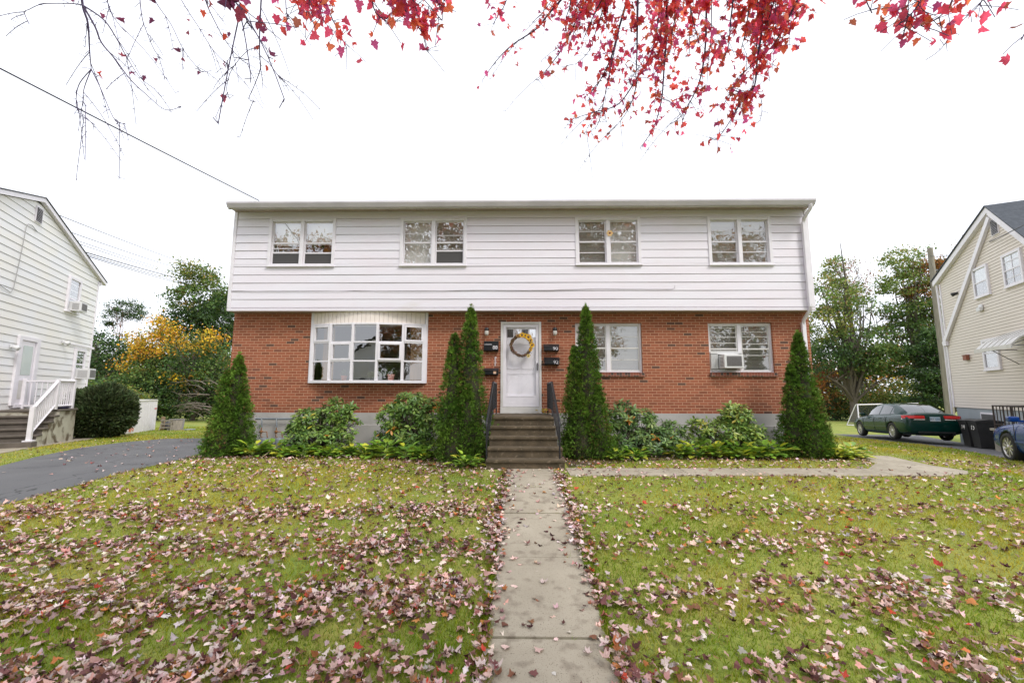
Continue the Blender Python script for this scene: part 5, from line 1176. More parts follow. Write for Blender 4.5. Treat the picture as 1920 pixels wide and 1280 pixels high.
ROD = [(0,0,0),(.3,.13,.0),(.65,.17,-.02),(1,0,-.12),(.65,-.17,-.02),(.3,-.13,.0)]
def rhodo(label, x, y, blobs, nw, seed, leaf=.13, pal=None, name='rhododendron', cat='shrub', group='rhododendrons under the front windows'):
    r = np.random.default_rng(seed); rr = random.Random(seed); t = thing(name, label, cat, (x, y, gz(x, y)), 0, group)
    W = np.array([b[6] for b in blobs]); B = np.array([b[:6] for b in blobs]); bi = r.choice(len(blobs), nw, p=W/W.sum())
    d = r.normal(size=(nw, 3)); d[:, 1] -= .25; d /= np.linalg.norm(d, axis=1, keepdims=True); C = B[bi, :3]+d*(r.uniform(.35, 1, nw)**.5)[:, None]*B[bi, 3:6]; C[:, 2] = np.maximum(C[:, 2], .12)
    mb = MB()
    for k in r.permutation(nw)[:nw//3]: tube_limb(mb, (rr.uniform(-.12,.12), rr.uniform(-.06,.06), 0), tuple(C[k]), .014, .005, .12, 5, 4, rr)
    mb.build('stems', M['bark'], t)
    m_ = 10; ci = np.repeat(np.arange(nw), m_); n = len(ci); a = np.tile(np.arange(m_)*2*PI/m_*1.618, nw)+r.uniform(0, 6, nw)[ci]; el = r.normal(.15, .38, n)
    ax = d*.5+np.array([0, -.25, .8]); ax /= np.linalg.norm(ax, axis=1, keepdims=True); u = np.cross(ax, [1, .1, 0]); u /= np.linalg.norm(u, axis=1, keepdims=True); v = np.cross(ax, u)
    D = (u[ci]*np.cos(a)[:, None]+v[ci]*np.sin(a)[:, None])*np.cos(el)[:, None]+ax[ci]*np.sin(el)[:, None]
    pal = pal or ([(.11,.20,.045),(.17,.28,.055),(.26,.36,.075),(.40,.36,.05),(.55,.22,.03)], [4,4,2,.12,.07])
    cc = pick(*pal, nw, r)[ci]; c2 = pick(*pal, n, r); cc = np.where((r.uniform(0,1,n) < .25)[:, None], c2, cc)
    V, F, CC = scatter(ROD, LANCE_F, C[ci]+D*.012, frames(D, ax[ci]+r.normal(size=(n, 3))*.15), leaf*r.uniform(.65, 1.15, n), cjit(cc, n, .25, .08, r)); np_mesh('leaves', V, F, CC, M['gloss_leaf'], t); return t
rhodo('rhododendron with a few yellow and orange leaves in front of the gas meters', -4.42, -.72, [(-.34,0,.70,.40,.28,.34,2,),(.30,0,.93,.42,.28,.30,2),(-.1,-.1,.38,.70,.32,.32,1.8),(.55,0,.55,.30,.25,.35,1),(-.62,-.05,.42,.25,.25,.25,.6)], 330, 21)
rhodo('large rhododendron left of the two spired arborvitae', -2.42, -.62, [(-.05,0,1.08,.50,.3,.30,2),(-.42,0,.80,.36,.3,.30,1.6),(.40,0,.80,.45,.3,.42,2),(0,-.1,.40,.80,.32,.34,2),(-.55,-.05,.3,.3,.3,.25,.6)], 370, 22)
rhodo('broad rhododendron right of the tallest arborvitae', 2.62, -.70, [(-.34,0,.85,.42,.28,.34,2),(.15,0,.66,.46,.28,.36,2),(.70,0,.45,.42,.28,.30,1.6),(.1,-.12,.30,.80,.32,.26,1.8)], 340, 23, pal=([(.095,.175,.055),(.15,.25,.070),(.22,.31,.09),(.55,.22,.03)], [4,4,2,.06]))
rhodo('rhododendron with yellow inner leaves beneath the lower right window', 4.85, -.66, [(0,0,.84,.38,.26,.30,2),(-.1,0,.52,.50,.30,.30,1.8),(.32,0,.45,.42,.28,.28,1.5),(-.75,0,.50,.32,.24,.34,1.2)], 290, 24, pal=([(.14,.24,.05),(.22,.33,.065),(.33,.41,.085),(.42,.38,.06)], [4,4,2,.4]))

HOS = [(0,0,0),(.22,.24,.08),(.58,.30,.05),(1,0,-.14),(.58,-.30,.05),(.22,-.24,.08)]
def hosta(x, y, s, seed, label, yellow=.3):
    r = np.random.default_rng(seed); t = thing('hosta_plant', label, 'hosta', (x, y, gz(x, y)), 0, 'low leafy plants in the front beds')
    n = 64; a = r.uniform(0, 2*PI, n); el = r.uniform(.12, 1.2, n); D = np.stack([np.cos(a)*np.cos(el), np.sin(a)*np.cos(el), np.sin(el)], 1)
    q = r.uniform(.1, .75, n)[:, None]; P = D*q*s*np.array([1, 1, .75])+np.array([0, 0, .03])
    pal = ([(.20,.36,.045),(.34,.48,.055),(.60,.60,.07),(.13,.25,.04)], [4, 3, 3*yellow, 1.5])
    mb = MB(); 
    for k in range(0, n, 2): mb.tube([(0,0,0), tuple(P[k]*.6+np.array([0,0,.02])), tuple(P[k])], .004, 4, cap=False)
    mb.build('leaf_stalk', mat('pale_stalk', (.16,.22,.05), rough=.6) if 'stalk' not in M else M['stalk'], t)
    D2 = D*np.array([1, 1, .35]); V, F, C = scatter(HOS, LANCE_F, P, frames(D2), s*r.uniform(.30, .48, n), cjit(pick(*pal, n, r), n, .25, .08, r)); np_mesh('leaves', V, F, C, M['gloss_leaf'], t)
M['stalk'] = mat('pale_stalk', (.16,.22,.05), rough=.6)
hs = [(-5.72,-1.15,.30,'by the left corner arborvitae'),(-5.38,-.95,.30,'below the first gas meter'),(-5.02,-1.12,.28,'below the second gas meter'),(-4.62,-1.2,.26,'under the meter side rhododendron'),(-4.05,-1.1,.26,'right of the meter side rhododendron'),
      (-3.62,-1.0,.28,'in front of bare foundation under the bow window'),(-3.28,-1.12,.30,'left of the large rhododendron'),(-2.85,-1.2,.32,'at the foot of the large rhododendron'),(-2.35,-1.28,.30,'between large rhododendron and twin spires'),(-1.95,-1.42,.28,'beside the twin spired arborvitae'),
      (-.98,-2.28,.24,'pale one by the bottom step'),(2.02,-1.45,.22,'by the tallest arborvitae foot'),(2.45,-1.25,.26,'with orange leaf below the broad rhododendron'),(3.45,-.95,.32,'right of the broad rhododendron'),(3.85,-1.0,.34,'bright green clump mid way along the right bed'),(4.25,-1.05,.34,'left foot of the lower right window rhododendron'),(4.70,-1.12,.32,'in front of the window rhododendron'),
      (5.15,-1.05,.34,'right foot of the window rhododendron'),(5.52,-.98,.32,'left of the right corner arborvitae'),(6.72,-1.15,.28,'yellowing one at the right corner arborvitae'),(7.02,-1.02,.30,'yellow one at the end of the right bed'),(7.28,-.85,.26,'outermost yellow one beside the path')]
for i, (x, y, s, lab) in enumerate(hs): hosta(x, y, s*1.62, 100+i, 'leafy green hosta clump '+lab if i < 19 else 'yellow green hosta clump '+lab, .3 if i < 13 else (.8 if i < 19 else 4))
# yellow sprigs on the landing and a leaning cane
for (x, y, z, lab, s) in ((.60,-.35,.88,'yellow sprig on the landing right of the door',.16), (-.66,-1.0,.80,'yellow leaved sprig between railing and left arborvitae',.22)):
    t = thing('yellow_sprig', lab, 'plant', (x, y, z)); r = np.random.default_rng(int(x*100)+200); n = 16; D = np.stack([r.normal(0, .7, n), r.normal(0, .5, n), r.uniform(.1, .8, n)], 1)
    mb = MB()
    for k in range(5): mb.tube([(0,0,-.06*0), tuple(D[k]*s*.4), tuple(D[k]*s*.9)], .004, 4, cap=False)
    mb.build('stem', M['stalk'], t); V, F, C = scatter(HOS, LANCE_F, D*s*.6, frames(D), np.full(n, .085), cjit((.62,.45,.04), n, .2, .1, r)); np_mesh('leaves', V, F, C, M['gloss_leaf'], t)
t = thing('garden_cane', 'thin straw coloured cane leaning before the gas meters', 'cane', (-5.38, -1.45, .0)); mb = MB(); mb.tube([(0,0,0),(.32,.85,.50)], .008, 6); mb.build('cane', mat('dry_cane', (.42,.34,.20), rough=.7), t)
BR=[
 (0.01,0.02,[(-4.381,-6.697,5.569),(-4.396,-6.608,5.245),(-4.393,-6.54,5.101),(-4.428,-6.462,4.871),(-4.462,-6.393,4.718)]),
 (0.004,0.03,[(-4.462,-6.393,4.718),(-4.6,-6.36,4.594),(-4.66,-6.326,4.469),(-4.67,-6.291,4.343),(-4.634,-6.263,4.283),(-4.524,-6.231,4.206)]),
 (0.004,0.03,[(-4.462,-6.393,4.718),(-4.535,-6.371,4.524),(-4.546,-6.354,4.386),(-4.507,-6.347,4.331)]),
 (0.004,0.05,[(-4.462,-6.393,4.718),(-4.367,-6.368,4.525),(-4.273,-6.34,4.304),(-4.2,-6.324,4.177),(-4.106,-6.319,4.155)]),
 (0.007,0.05,[(-4.344,-6.652,5.199),(-4.279,-6.573,5.037),(-4.271,-6.502,4.924),(-4.19,-6.429,4.806),(-4.076,-6.348,4.629),(-3.959,-6.274,4.514),(-3.808,-6.2,4.394),(-3.681,-6.149,4.467)]),
 (0.006,0.12,[(-4.344,-6.652,5.199),(-4.21,-6.559,5.122),(-4.151,-6.462,4.989),(-4.143,-6.37,4.9),(-4.063,-6.267,4.725),(-3.972,-6.177,4.657)]),
 (0.004,0.08,[(-4.344,-6.652,5.199),(-4.477,-6.656,5.215),(-4.743,-6.659,5.209),(-4.876,-6.655,5.156),(-4.924,-6.652,5.124),(-4.876,-6.637,5.008)]),
 (0.004,0.15,[(-4.158,-6.339,5.969),(-4.162,-6.235,5.522),(-4.148,-6.164,5.36),(-4.102,-6.093,5.194),(-4.054,-6.034,5.126)]),
 (0.004,0.12,[(-4.088,-6.338,5.969),(-4.006,-6.259,5.659),(-3.863,-6.189,5.432),(-3.747,-6.115,5.17),(-3.598,-6.049,4.982),(-3.58,-6.011,5)]),
 (0.004,0.15,[(-3.743,-6.421,5.87),(-3.661,-6.312,5.6),(-3.515,-6.203,5.348),(-3.422,-6.105,5.175),(-3.294,-6.013,5.055)]),
 (0.005,0.5,[(-3.326,-6.504,5.77),(-3.33,-6.392,5.513),(-3.274,-6.288,5.329),(-3.214,-6.19,5.194),(-3.12,-6.094,5.083),(-3.082,-6.013,5.085)]),
 (0.006,0.25,[(-2.416,-6.844,5.372),(-2.476,-6.76,5.149),(-2.527,-6.669,4.866),(-2.562,-6.589,4.678),(-2.592,-6.521,4.591),(-2.697,-6.448,4.445),(-2.777,-6.383,4.377),(-2.741,-6.325,4.378)]),
 (0.003,0.15,[(-2.579,-6.572,4.769),(-2.728,-6.527,4.794),(-2.924,-6.461,4.644),(-3.013,-6.393,4.491),(-3.02,-6.334,4.416)]),
 (0.003,0.5,[(-2.574,-6.563,4.701),(-2.523,-6.492,4.673),(-2.48,-6.417,4.616),(-2.446,-6.345,4.583)]),
 (0.004,0.15,[(-4.467,-6.344,5.968),(-4.484,-6.299,5.593),(-4.409,-6.276,5.419),(-4.292,-6.257,5.275)]),
 (0.004,0.9,[(-1.51,-8.424,3.573),(-1.482,-8.404,3.407),(-1.44,-8.396,3.352),(-1.412,-8.388,3.283)]),
 (0.006,2.2,[(-1.609,-7.54,4.573),(-1.523,-7.489,4.444),(-1.436,-7.428,4.23),(-1.346,-7.372,4.052)]),
 (0.008,3.4,[(-1.034,-7.713,4.412),(-0.974,-7.649,4.309),(-0.833,-7.579,4.163),(-0.727,-7.513,4.05),(-0.698,-7.45,3.951)]),
 (0.006,2.6,[(-1.223,-7.716,4.411),(-1.084,-7.661,4.255),(-1.037,-7.609,4.113),(-0.931,-7.568,4.065)]),
 (0.006,2.2,[(-0.676,-7.619,4.514),(-0.627,-7.545,4.327),(-0.584,-7.485,4.253)]),
 (0.005,1.8,[(-1.71,-7.542,4.573),(-1.67,-7.512,4.332),(-1.609,-7.502,4.259)]),
 (0.006,2.8,[(-0.882,-7.711,4.412),(-0.776,-7.652,4.217),(-0.727,-7.602,4.094),(-0.715,-7.563,4.046)]),
 (0.012,0.8,[(0.745,-5.909,6.378),(0.567,-5.784,6.157),(0.38,-5.67,6.022),(0.22,-5.558,5.911),(-0.084,-5.448,5.792),(-0.294,-5.335,5.666),(-0.477,-5.217,5.498)]),
 (0.011,1.3,[(0.928,-6.083,6.178),(0.827,-5.941,5.989),(0.687,-5.797,5.784),(0.541,-5.652,5.565),(0.386,-5.517,5.43),(0.258,-5.389,5.352)]),
 (0.016,1.3,[(1.326,-6.254,5.979),(1.249,-6.086,5.83),(1.164,-5.905,5.57),(1.104,-5.728,5.349),(0.959,-5.55,5.108)]),
 (0.006,0.6,[(1.141,-5.992,5.454),(1.051,-5.79,5.022),(1.018,-5.614,4.812),(0.982,-5.447,4.682),(0.859,-5.297,4.674)]),
 (0.014,1.6,[(1.326,-6.254,5.979),(1.324,-6.152,5.76),(1.339,-6.041,5.472),(1.354,-5.929,5.173),(1.363,-5.834,5.016)]),
 (0.011,1,[(1.758,-5.893,6.379),(1.728,-5.766,6.159),(1.664,-5.598,5.599),(1.494,-5.466,5.314),(1.283,-5.336,5.048),(0.994,-5.235,5.012),(0.657,-5.134,4.965)]),
 (0.006,0.6,[(1.41,-5.738,5.059),(1.391,-5.554,4.922),(1.301,-5.373,4.802),(1.133,-5.194,4.694)]),
 (0.012,1.3,[(1.7,-6.071,6.179),(1.734,-5.915,6.003),(1.781,-5.741,5.682),(1.795,-5.565,5.338),(1.807,-5.393,5.037),(1.749,-5.229,4.785),(1.614,-5.075,4.601)]),
 (0.004,0.3,[(1.694,-5.707,4.84),(1.883,-5.573,4.868),(2.038,-5.427,4.794),(2.103,-5.288,4.758)]),
 (0.01,1.8,[(1.992,-6.421,5.78),(2.024,-6.268,5.628),(2.072,-6.084,5.226),(2.082,-5.919,4.974),(2.046,-5.767,4.825),(1.941,-5.615,4.664),(1.861,-5.482,4.665)]),
 (0.01,2,[(2.46,-6.591,5.58),(2.477,-6.492,5.387),(2.509,-6.378,5.075),(2.508,-6.276,4.86),(2.522,-6.173,4.637),(2.448,-6.091,4.576),(2.341,-5.992,4.365),(2.229,-5.899,4.205),(2.173,-5.831,4.262)]),
 (0.003,0.15,[(2.578,-6.08,4.709),(2.692,-5.996,4.582),(2.712,-5.909,4.419),(2.629,-5.84,4.395)]),
 (0.01,2,[(2.773,-6.763,5.381),(2.752,-6.626,5.242),(2.671,-6.481,5.035),(2.609,-6.347,4.919),(2.425,-6.214,4.791),(2.345,-6.08,4.68)]),
 (0.008,2.6,[(1.689,-6.603,5.579),(1.743,-6.451,5.44),(1.853,-6.296,5.285),(1.966,-6.146,5.17)]),
 (0.008,3,[(2.014,-6.775,5.38),(2.09,-6.654,5.222),(2.114,-6.532,5.052),(2.138,-6.409,4.869),(2.104,-6.298,4.785)]),
 (0.008,3,[(2.166,-6.773,5.38),(2.246,-6.652,5.222),(2.274,-6.523,5),(2.274,-6.407,4.87)]),
 (0.008,3,[(2.495,-6.768,5.38),(2.526,-6.618,5.254),(2.526,-6.466,5.111),(2.549,-6.318,5.007)]),
 (0.007,2.2,[(0.511,-6.267,5.977),(0.586,-6.104,5.754),(0.541,-5.956,5.632),(0.568,-5.812,5.561)]),
 (0.007,1.8,[(1.019,-6.082,6.178),(1.01,-5.948,5.909),(0.935,-5.822,5.687),(0.857,-5.698,5.484),(0.709,-5.589,5.401)]),
 (0.005,1.5,[(1.125,-5.788,5.436),(1.09,-5.636,5.286),(0.918,-5.485,5.123),(0.907,-5.346,5.082)]),
 (0.006,2,[(1.809,-6.07,6.179),(1.859,-5.98,5.864),(1.797,-5.899,5.602),(1.772,-5.816,5.334),(1.6,-5.743,5.123)]),
 (0.005,2.6,[(2.461,-6.068,4.593),(2.379,-6.015,4.698),(2.323,-5.94,4.627),(2.295,-5.864,4.552)]),
 (0.004,0.9,[(-0.074,-6.099,6.176),(-0.139,-5.936,5.937),(-0.207,-5.803,5.933),(-0.311,-5.665,5.89)]),
 (0.007,3,[(2.437,-7.836,4.215),(2.574,-7.783,4.071),(2.641,-7.73,3.923),(2.726,-7.688,3.861)]),
 (0.006,3,[(2.624,-7.921,4.114),(2.622,-7.867,3.942),(2.583,-7.823,3.851),(2.508,-7.784,3.793)]),
 (0.006,3,[(2.863,-7.918,4.115),(2.829,-7.864,3.942),(2.794,-7.82,3.852),(2.685,-7.781,3.793)]),
 (0.005,1.6,[(2.26,-7.839,4.215),(2.337,-7.767,4.051),(2.433,-7.705,3.97)]),
 (0.005,1.4,[(3.111,-7.826,4.216),(3.148,-7.755,4.052),(3.167,-7.701,4.026)]),
 (0.003,0.35,[(4.545,-6.736,5.384),(4.507,-6.655,5.186),(4.415,-6.583,5.059),(4.318,-6.527,5.057),(4.35,-6.459,4.975),(4.327,-6.391,4.888),(4.303,-6.33,4.853),(4.248,-6.27,4.827)]),
 (0.004,0.9,[(3.251,-7.964,3.72),(3.168,-7.958,3.654),(3.102,-7.945,3.54)]),
]
# ------------------------------------------------------------------ cars
def paint(name, c1, c2):
    m = mat(name, c1, c2, sc=2.0, rough=.13, spec=.38); return m
CARGLASS = mat('car_glass', (.018,.022,.022), rough=.04, spec=.9, coat=.5)
def evald(o):
    bpy.context.view_layer.update(); dg = bpy.context.evaluated_depsgraph_get()
    me = bpy.data.meshes.new_from_object(o.evaluated_get(dg)); return me
def sedan(name, label, loc, heading, body_m, plate=True, slope=0.0, wheel_r=.33):
    """local x forward, y left, z up"""
    t = thing(name, label, 'car', loc, PI/2-heading); t.rotation_euler = (0, slope, PI/2-heading)
    S = [(-2.43,.66,.40,.60,.64),(-2.40,.80,.30,.78,.86),(-2.33,.87,.25,.93,1.03),(-2.1,.90,.22,.96,1.075),(-1.75,.91,.20,.955,1.08),(-1.2,.915,.18,.945,1.05),(-.4,.915,.17,.93,1.0),(.5,.915,.17,.91,.965),(1.0,.91,.18,.885,.95),(1.5,.905,.20,.835,.895),(2.0,.87,.22,.755,.80),(2.28,.79,.26,.66,.69),(2.40,.62,.36,.54,.57)]
    V = []; F = []
    def sec(x, hw, zb, zs, zd):
        h = [(0,zb),(hw*.80,zb),(hw*.96,zb+.07),(hw*.995,zb+(zs-zb)*.38),(hw,zb+(zs-zb)*.62),(hw*.975,zs-.05),(hw*.93,zs+.01),(hw*.62,zd-.012),(0,zd)]
        full = h + [(-y, z) for y, z in h[-2:0:-1]]
        return [(x, y, z) for y, z in full]
    for s in S: V += sec(*s)
    m_ = 16
    for i in range(len(S)-1):
        for k in range(m_): F.append((i*m_+k, i*m_+(k+1) % m_, (i+1)*m_+(k+1) % m_, (i+1)*m_+k))
    F.append(tuple(range(m_))[::-1]); F.append(tuple(range((len(S)-1)*m_, len(S)*m_)))
    mb = MB(); mb.add(V, F, sm=True); tmp = mb.build('tmp', body_m); tmp.data.materials.append(M['plastic_black'])
    md = tmp.modifiers.new('s', 'SUBSURF'); md.levels = 2; md.render_levels = 2
    cutters = []
    for x in (-1.37, 1.37):
        for s in (-1, 1):
            cb = MB(); cb.lathe([(0,-.16),(wheel_r+.045,-.16),(wheel_r+.045,.2),(0,.2)], 32, 1, M=Matrix.Translation((x, s*.86, wheel_r)) @ Matrix.Rotation(-s*PI/2, 4, 'X')); c = cb.build('cut', [body_m, M['plastic_black']]); cutters.append(c)
            b = tmp.modifiers.new('b', 'BOOLEAN'); b.object = c; b.operation = 'DIFFERENCE'; b.solver = 'EXACT'; b.material_mode = 'TRANSFER'
    me = evald(tmp); me.name = 'body'
    for c in cutters: bpy.data.objects.remove(c)
    bpy.data.objects.remove(tmp)
    for p in me.polygons: p.use_smooth = True
    if not len(me.materials): me.materials.append(body_m)
    body = bpy.data.objects.new('body', me); COL.objects.link(body); body.parent = t
    # cabin
    G = [(-1.93,.78,.985,.60,1.02),(-1.62,.80,.96,.585,1.17),(-1.18,.82,.94,.565,1.355),(-.70,.835,.93,.56,1.425),(-.15,.84,.92,.555,1.445),(.25,.835,.91,.55,1.415),(.62,.82,.90,.58,1.25),(1.12,.78,.90,.64,.97)]
    V = []; F = []
    for (x, hb, zb, ht, zt) in G: V += [(x,hb,zb-.05),(x,hb-.01,zb+.02),(x,ht+.05,zt-.045),(x,ht-.06,zt),(x,0,zt+.022),(x,-(ht-.06),zt),(x,-(ht+.05),zt-.045),(x,-(hb-.01),zb+.02),(x,-hb,zb-.05)]
    for i in range(len(G)-1):
        for k in range(8): F.append((i*9+k, i*9+k+1, (i+1)*9+k+1, (i+1)*9+k))
    F.append(tuple(range(9))[::-1]); F.append(tuple(range((len(G)-1)*9, len(G)*9)))
    mb = MB(); mb.add(V, F, sm=True); cb = mb.build('cabin', body_m, t)
    def side(i, fa, fb, s, out=.006):
        """point on the side glass plane at station index position i (float)"""
        a = int(min(i, len(G)-2)); q = i-a; g0, g1 = G[a], G[a+1]
        L = [g0[j]+(g1[j]-g0[j])*q for j in range(5)]
        x, hb, zb, ht, zt = L; y = (hb-.01)+((ht+.05)-(hb-.01))*fa; z = (zb+.02)+((zt-.045)-(zb+.02))*fa
        return (x, s*(y+out), z+.002)
    def panel(i0, i1, f0a, f1a, f0b, f1b, s, nm):
        mb = MB(); n = 6; V = []
        for k in range(n+1):
            q = k/n; i = i0+(i1-i0)*q; V += [side(i, f0a+(f0b-f0a)*q, 0, s), side(i, f1a+(f1b-f1a)*q, 0, s)]
        mb.add(V, [(2*k, 2*k+2, 2*k+3, 2*k+1) for k in range(n)], sm=True); return mb.build(nm, CARGLASS, t)
    for s in (-1, 1):
        panel(1.35, 2.0, .12, .40, .10, .86, s, 'quarter_window'); panel(2.12, 3.55, .08, .90, .08, .93, s, 'side_window'); panel(3.72, 5.95, .08, .93, .10, .74, s, 'side_window')
    def top(i0, i1, w0, w1, nm):
        mb = MB(); n = 5; V = []
        for k in range(n+1):
            q = k/n; i = i0+(i1-i0)*q; a = int(min(i, len(G)-2)); u = i-a; g0, g1 = G[a], G[a+1]; L = [g0[j]+(g1[j]-g0[j])*u for j in range(5)]; w = w0+(w1-w0)*q; o = .007
            V += [(L[0], w, L[4]+o-.003), (L[0], w*.5, L[4]+.016+o), (L[0], 0, L[4]+.022+o), (L[0], -w*.5, L[4]+.016+o), (L[0], -w, L[4]+o-.003)]
        mb.add(V, [(k*5+j, k*5+j+1, k*5+6+j, k*5+5+j) for k in range(n) for j in range(4)], sm=True); return mb.build(nm, CARGLASS, t)
    top(.15, 2.55, .55, .49, 'rear_window'); top(5.15, 6.85, .49, .58, 'windshield')
    red = mat('tail_red', (.75,.02,.02), (.50,.012,.012), sc=30, rough=.3) if 'tail_red' not in M else M['tail_red']; M['tail_red'] = red
    wh = M.setdefault('lamp_white', mat('lamp_clear', (.80,.76,.72), rough=.15, coat=.8))
    for s in (-1, 1):
        mb = MB()
        pts = [(.30,-2.405),(.60,-2.395),(.76,-2.355),(.85,-2.27),(.885,-2.12)]
        for (za, zb, mi, dx) in ((.835,.945,0,0),(.785,.832,1,.004)):
            V = []
            for (y, x) in pts: V += [(x-.018+dx, s*y, za), (x+.012+dx, s*y*.995, zb)]
            V2 = [(x+.05, y*.96, z) for (x, y, z) in V]; n = len(pts); W_ = V+V2; F = []
            for k in range(n-1):
                a = 2*k; b = 2*n+2*k; F += [(a, a+2, a+3, a+1), (a, b, b+2, a+2), (a+1, a+3, b+3, b+1)]
            F += [(0, 1, 2*n+1, 2*n), (2*n-2, 4*n-2, 4*n-1, 2*n-1)]
            mb.add(W_, F, mi)
        mb.build('taillight', [red, wh], t)
        mb = MB(); mb.box(2.05, 2.30, s*.60-.13, s*.60+.13, .60, .70, M=None, bev=.04); mb.build('headlight', wh, t)
        mb = MB(); mb.box(.72, .88, s*.98-.09, s*.98+.09, .93, 1.05, bev=.035); mb.box(.80, .86, s*.86-.06, s*.86+.06, .93, .97); mb.build('wing_mirror', body_m, t)
        mb = MB()
        for x in (-.62, .42): mb.box(x, x+.16, s*.918-.012, s*.918+.012, .80, .83, bev=.006)
        mb.build('door_handle', body_m, t)
        mb = MB(); mb.box(-1.0, .98, s*.921-.008, s*.921+.008, .46, .50, bev=.004); mb.build('side_moulding', body_m, t)
        mb = MB()
        for x in (-.98, -.02, .98): mb.box(x-.004, x+.004, s*.912-.006, s*.912+.005, .30, .90)
        mb.build('door_seam', M['plastic_black'], t)
        for x in (-1.37, 1.37):
            MM = Matrix.Translation((x, s*.80, wheel_r)) @ Matrix.Rotation(-s*PI/2, 4, 'X')
            mb = MB(); R_ = wheel_r; mb.lathe([(R_*.66,-.10),(R_*.93,-.10),(R_,-.06),(R_,.06),(R_*.93,.10),(R_*.70,.105),(R_*.66,.08)], 36, M=MM); wl = mb.build('wheel', M['tyre'], t)
            mb = MB(); mb.lathe([(R_*.70,.10),(R_*.66,.085),(R_*.63,.02),(R_*.62,-.05)], 36, M=MM)
            for k in range(10):
                a = 2*PI*k/10; mb.box(-.016, .016, .03, R_*.66, .05, .085, M=MM @ Matrix.Rotation(a, 4, 'Z'), bev=.005)
            mb.lathe([(0,.10),(.05,.095),(.07,.06),(.07,.0)], 18, M=MM); mb.build('rim', M['chrome'], wl)
            mb = MB(); mb.lathe([(0,-.02),(R_*.55,-.02),(R_*.55,.0),(0,.0)], 20, M=MM); mb.build('brake_disc', M['plastic_black'], wl)
    if plate:
        pm = MB(); pm.box(-2.435, -2.42, -.155, .155, .74, .90, bev=.004); p = pm.build('licence_plate', mat('plate_blue_white', (.30,.50,.66), (.62,.68,.72), sc=5, rough=.35), t)
        text_obj('plate_letters', '801 UXL', .085, mat('plate_navy', (.03,.05,.16), rough=.5), p, (-2.437, 0, .815), (PI/2, 0, -PI/2), .001)
    mb = MB(); mb.box(-2.425, -2.40, -.55, .55, .30, .36); mb.box(-2.2, -2.0, -.45, .45, .20, .27); mb.tube([(-2.44,-.5,.25),(-2.2,-.5,.25)], .03, 10); mb.build('rear_valance', M['plastic_black'], t)
    return t
# green: rear left wheel at (14.97, 7.2)
def place_car(name, label, wheel_xy, wheel_local, heading, z, body_m, slope, **k):
    f = (math.sin(heading), math.cos(heading)); l = (-math.cos(heading), math.sin(heading))
    cx_ = wheel_xy[0]-f[0]*wheel_local[0]-l[0]*wheel_local[1]; cy_ = wheel_xy[1]-f[1]*wheel_local[0]-l[1]*wheel_local[1]
    return sedan(name, label, (cx_, cy_, z), heading, body_m, slope=slope, **k)
place_car('parked_car', 'dark green four door sedan seen from its rear left corner on the driveway', (14.97, 7.05), (-1.37, .88), math.radians(17.0), -.50, paint('dark_green_paint', (.002,.034,.027), (.002,.030,.024)), .045)
bc = place_car('parked_car', 'dark blue car cut off by the right edge with its front wheel showing', (11.40, -.15), (1.37, .88), math.radians(27), -.17, paint('dark_blue_paint', (.006,.045,.22), (.006,.040,.20)), .015, plate=False)

# ------------------------------------------------------------------ things in the back gardens
def dirbox_matrix(a, b):
    ang = math.atan2(b[1]-a[1], b[0]-a[0]); return math.hypot(b[0]-a[0], b[1]-a[1]), ang
# white storage container, visible long side runs from near left to far right
nA, nB = (-13.88, 4.62), (-14.75, 6.80)
Lc, ang = dirbox_matrix(nA, nB)
ct = thing('storage_container', 'white portable container with an orange logo, half hidden behind the round bush', 'container', (nA[0], nA[1], -.16), ang)
mb = MB(); mb.box(0, Lc, .0, 1.7, .0, 1.22, bev=.015)
for k in range(12): x = .08+k*(Lc-.16)/11; mb.box(x-.008, x+.008, -.006, .0, .06, 1.15)
mb.build('container_wall', M['white'], ct)
mb = MB(); mb.box(-.02, Lc+.02, -.015, 1.715, 1.18, 1.24, bev=.01); mb.box(Lc-.04, Lc+.015, -.012, .03, .0, 1.18, bev=.005); mb.build('container_rim', M['white_old'], ct)
orange = mat('logo_orange', (.72,.16,.03), rough=.5)
mb = MB(); mb.box(.28, .72, -.012, -.007, .42, .86); lg = mb.build('logo_panel', orange, ct)
mb = MB(); mb.prism([(.36,.52),(.50,.74),(.64,.52),(.58,.52),(.50,.65),(.42,.52)], -.016, -.0125, 'y'); mb.build('logo_mark', M['white'], lg)
mb = MB(); mb.box(.28, .72, -.011, -.007, .34, .405); mb.build('logo_bar', M['wire'], ct)
text_obj('logo_lettering', 'ajro', .24, orange, ct, (.34, -.009, .20))
mb = MB(); mb.box(Lc-.22, Lc-.02, -.0155, -.0135, .86, .90); mb.build('red_mark', mat('mark_red', (.6,.02,.05), rough=.5), ct)
# shed
sh = thing('garden_shed', 'small white gabled shed peeking above the white container', 'shed', (-22.3, 12.3, -.3), math.radians(20))
mb = MB(); mb.prism([(-1.3,0),(1.3,0),(1.3,1.48),(0,1.82),(-1.3,1.48)], 0, 2.6, 'y'); mb.build('wall', M['left_siding'], sh)
mb = MB(); mb.prism([(0,1.90),(1.42,1.50),(1.42,1.45),(0,1.85),(-1.42,1.45),(-1.42,1.50)], -.12, 2.7, 'y'); mb.build('roof', M['roof'], sh)
mb = MB(); mb.box(.15, .75, -.03, .0, .95, 1.35); mb.build('window', M['rust'], sh)
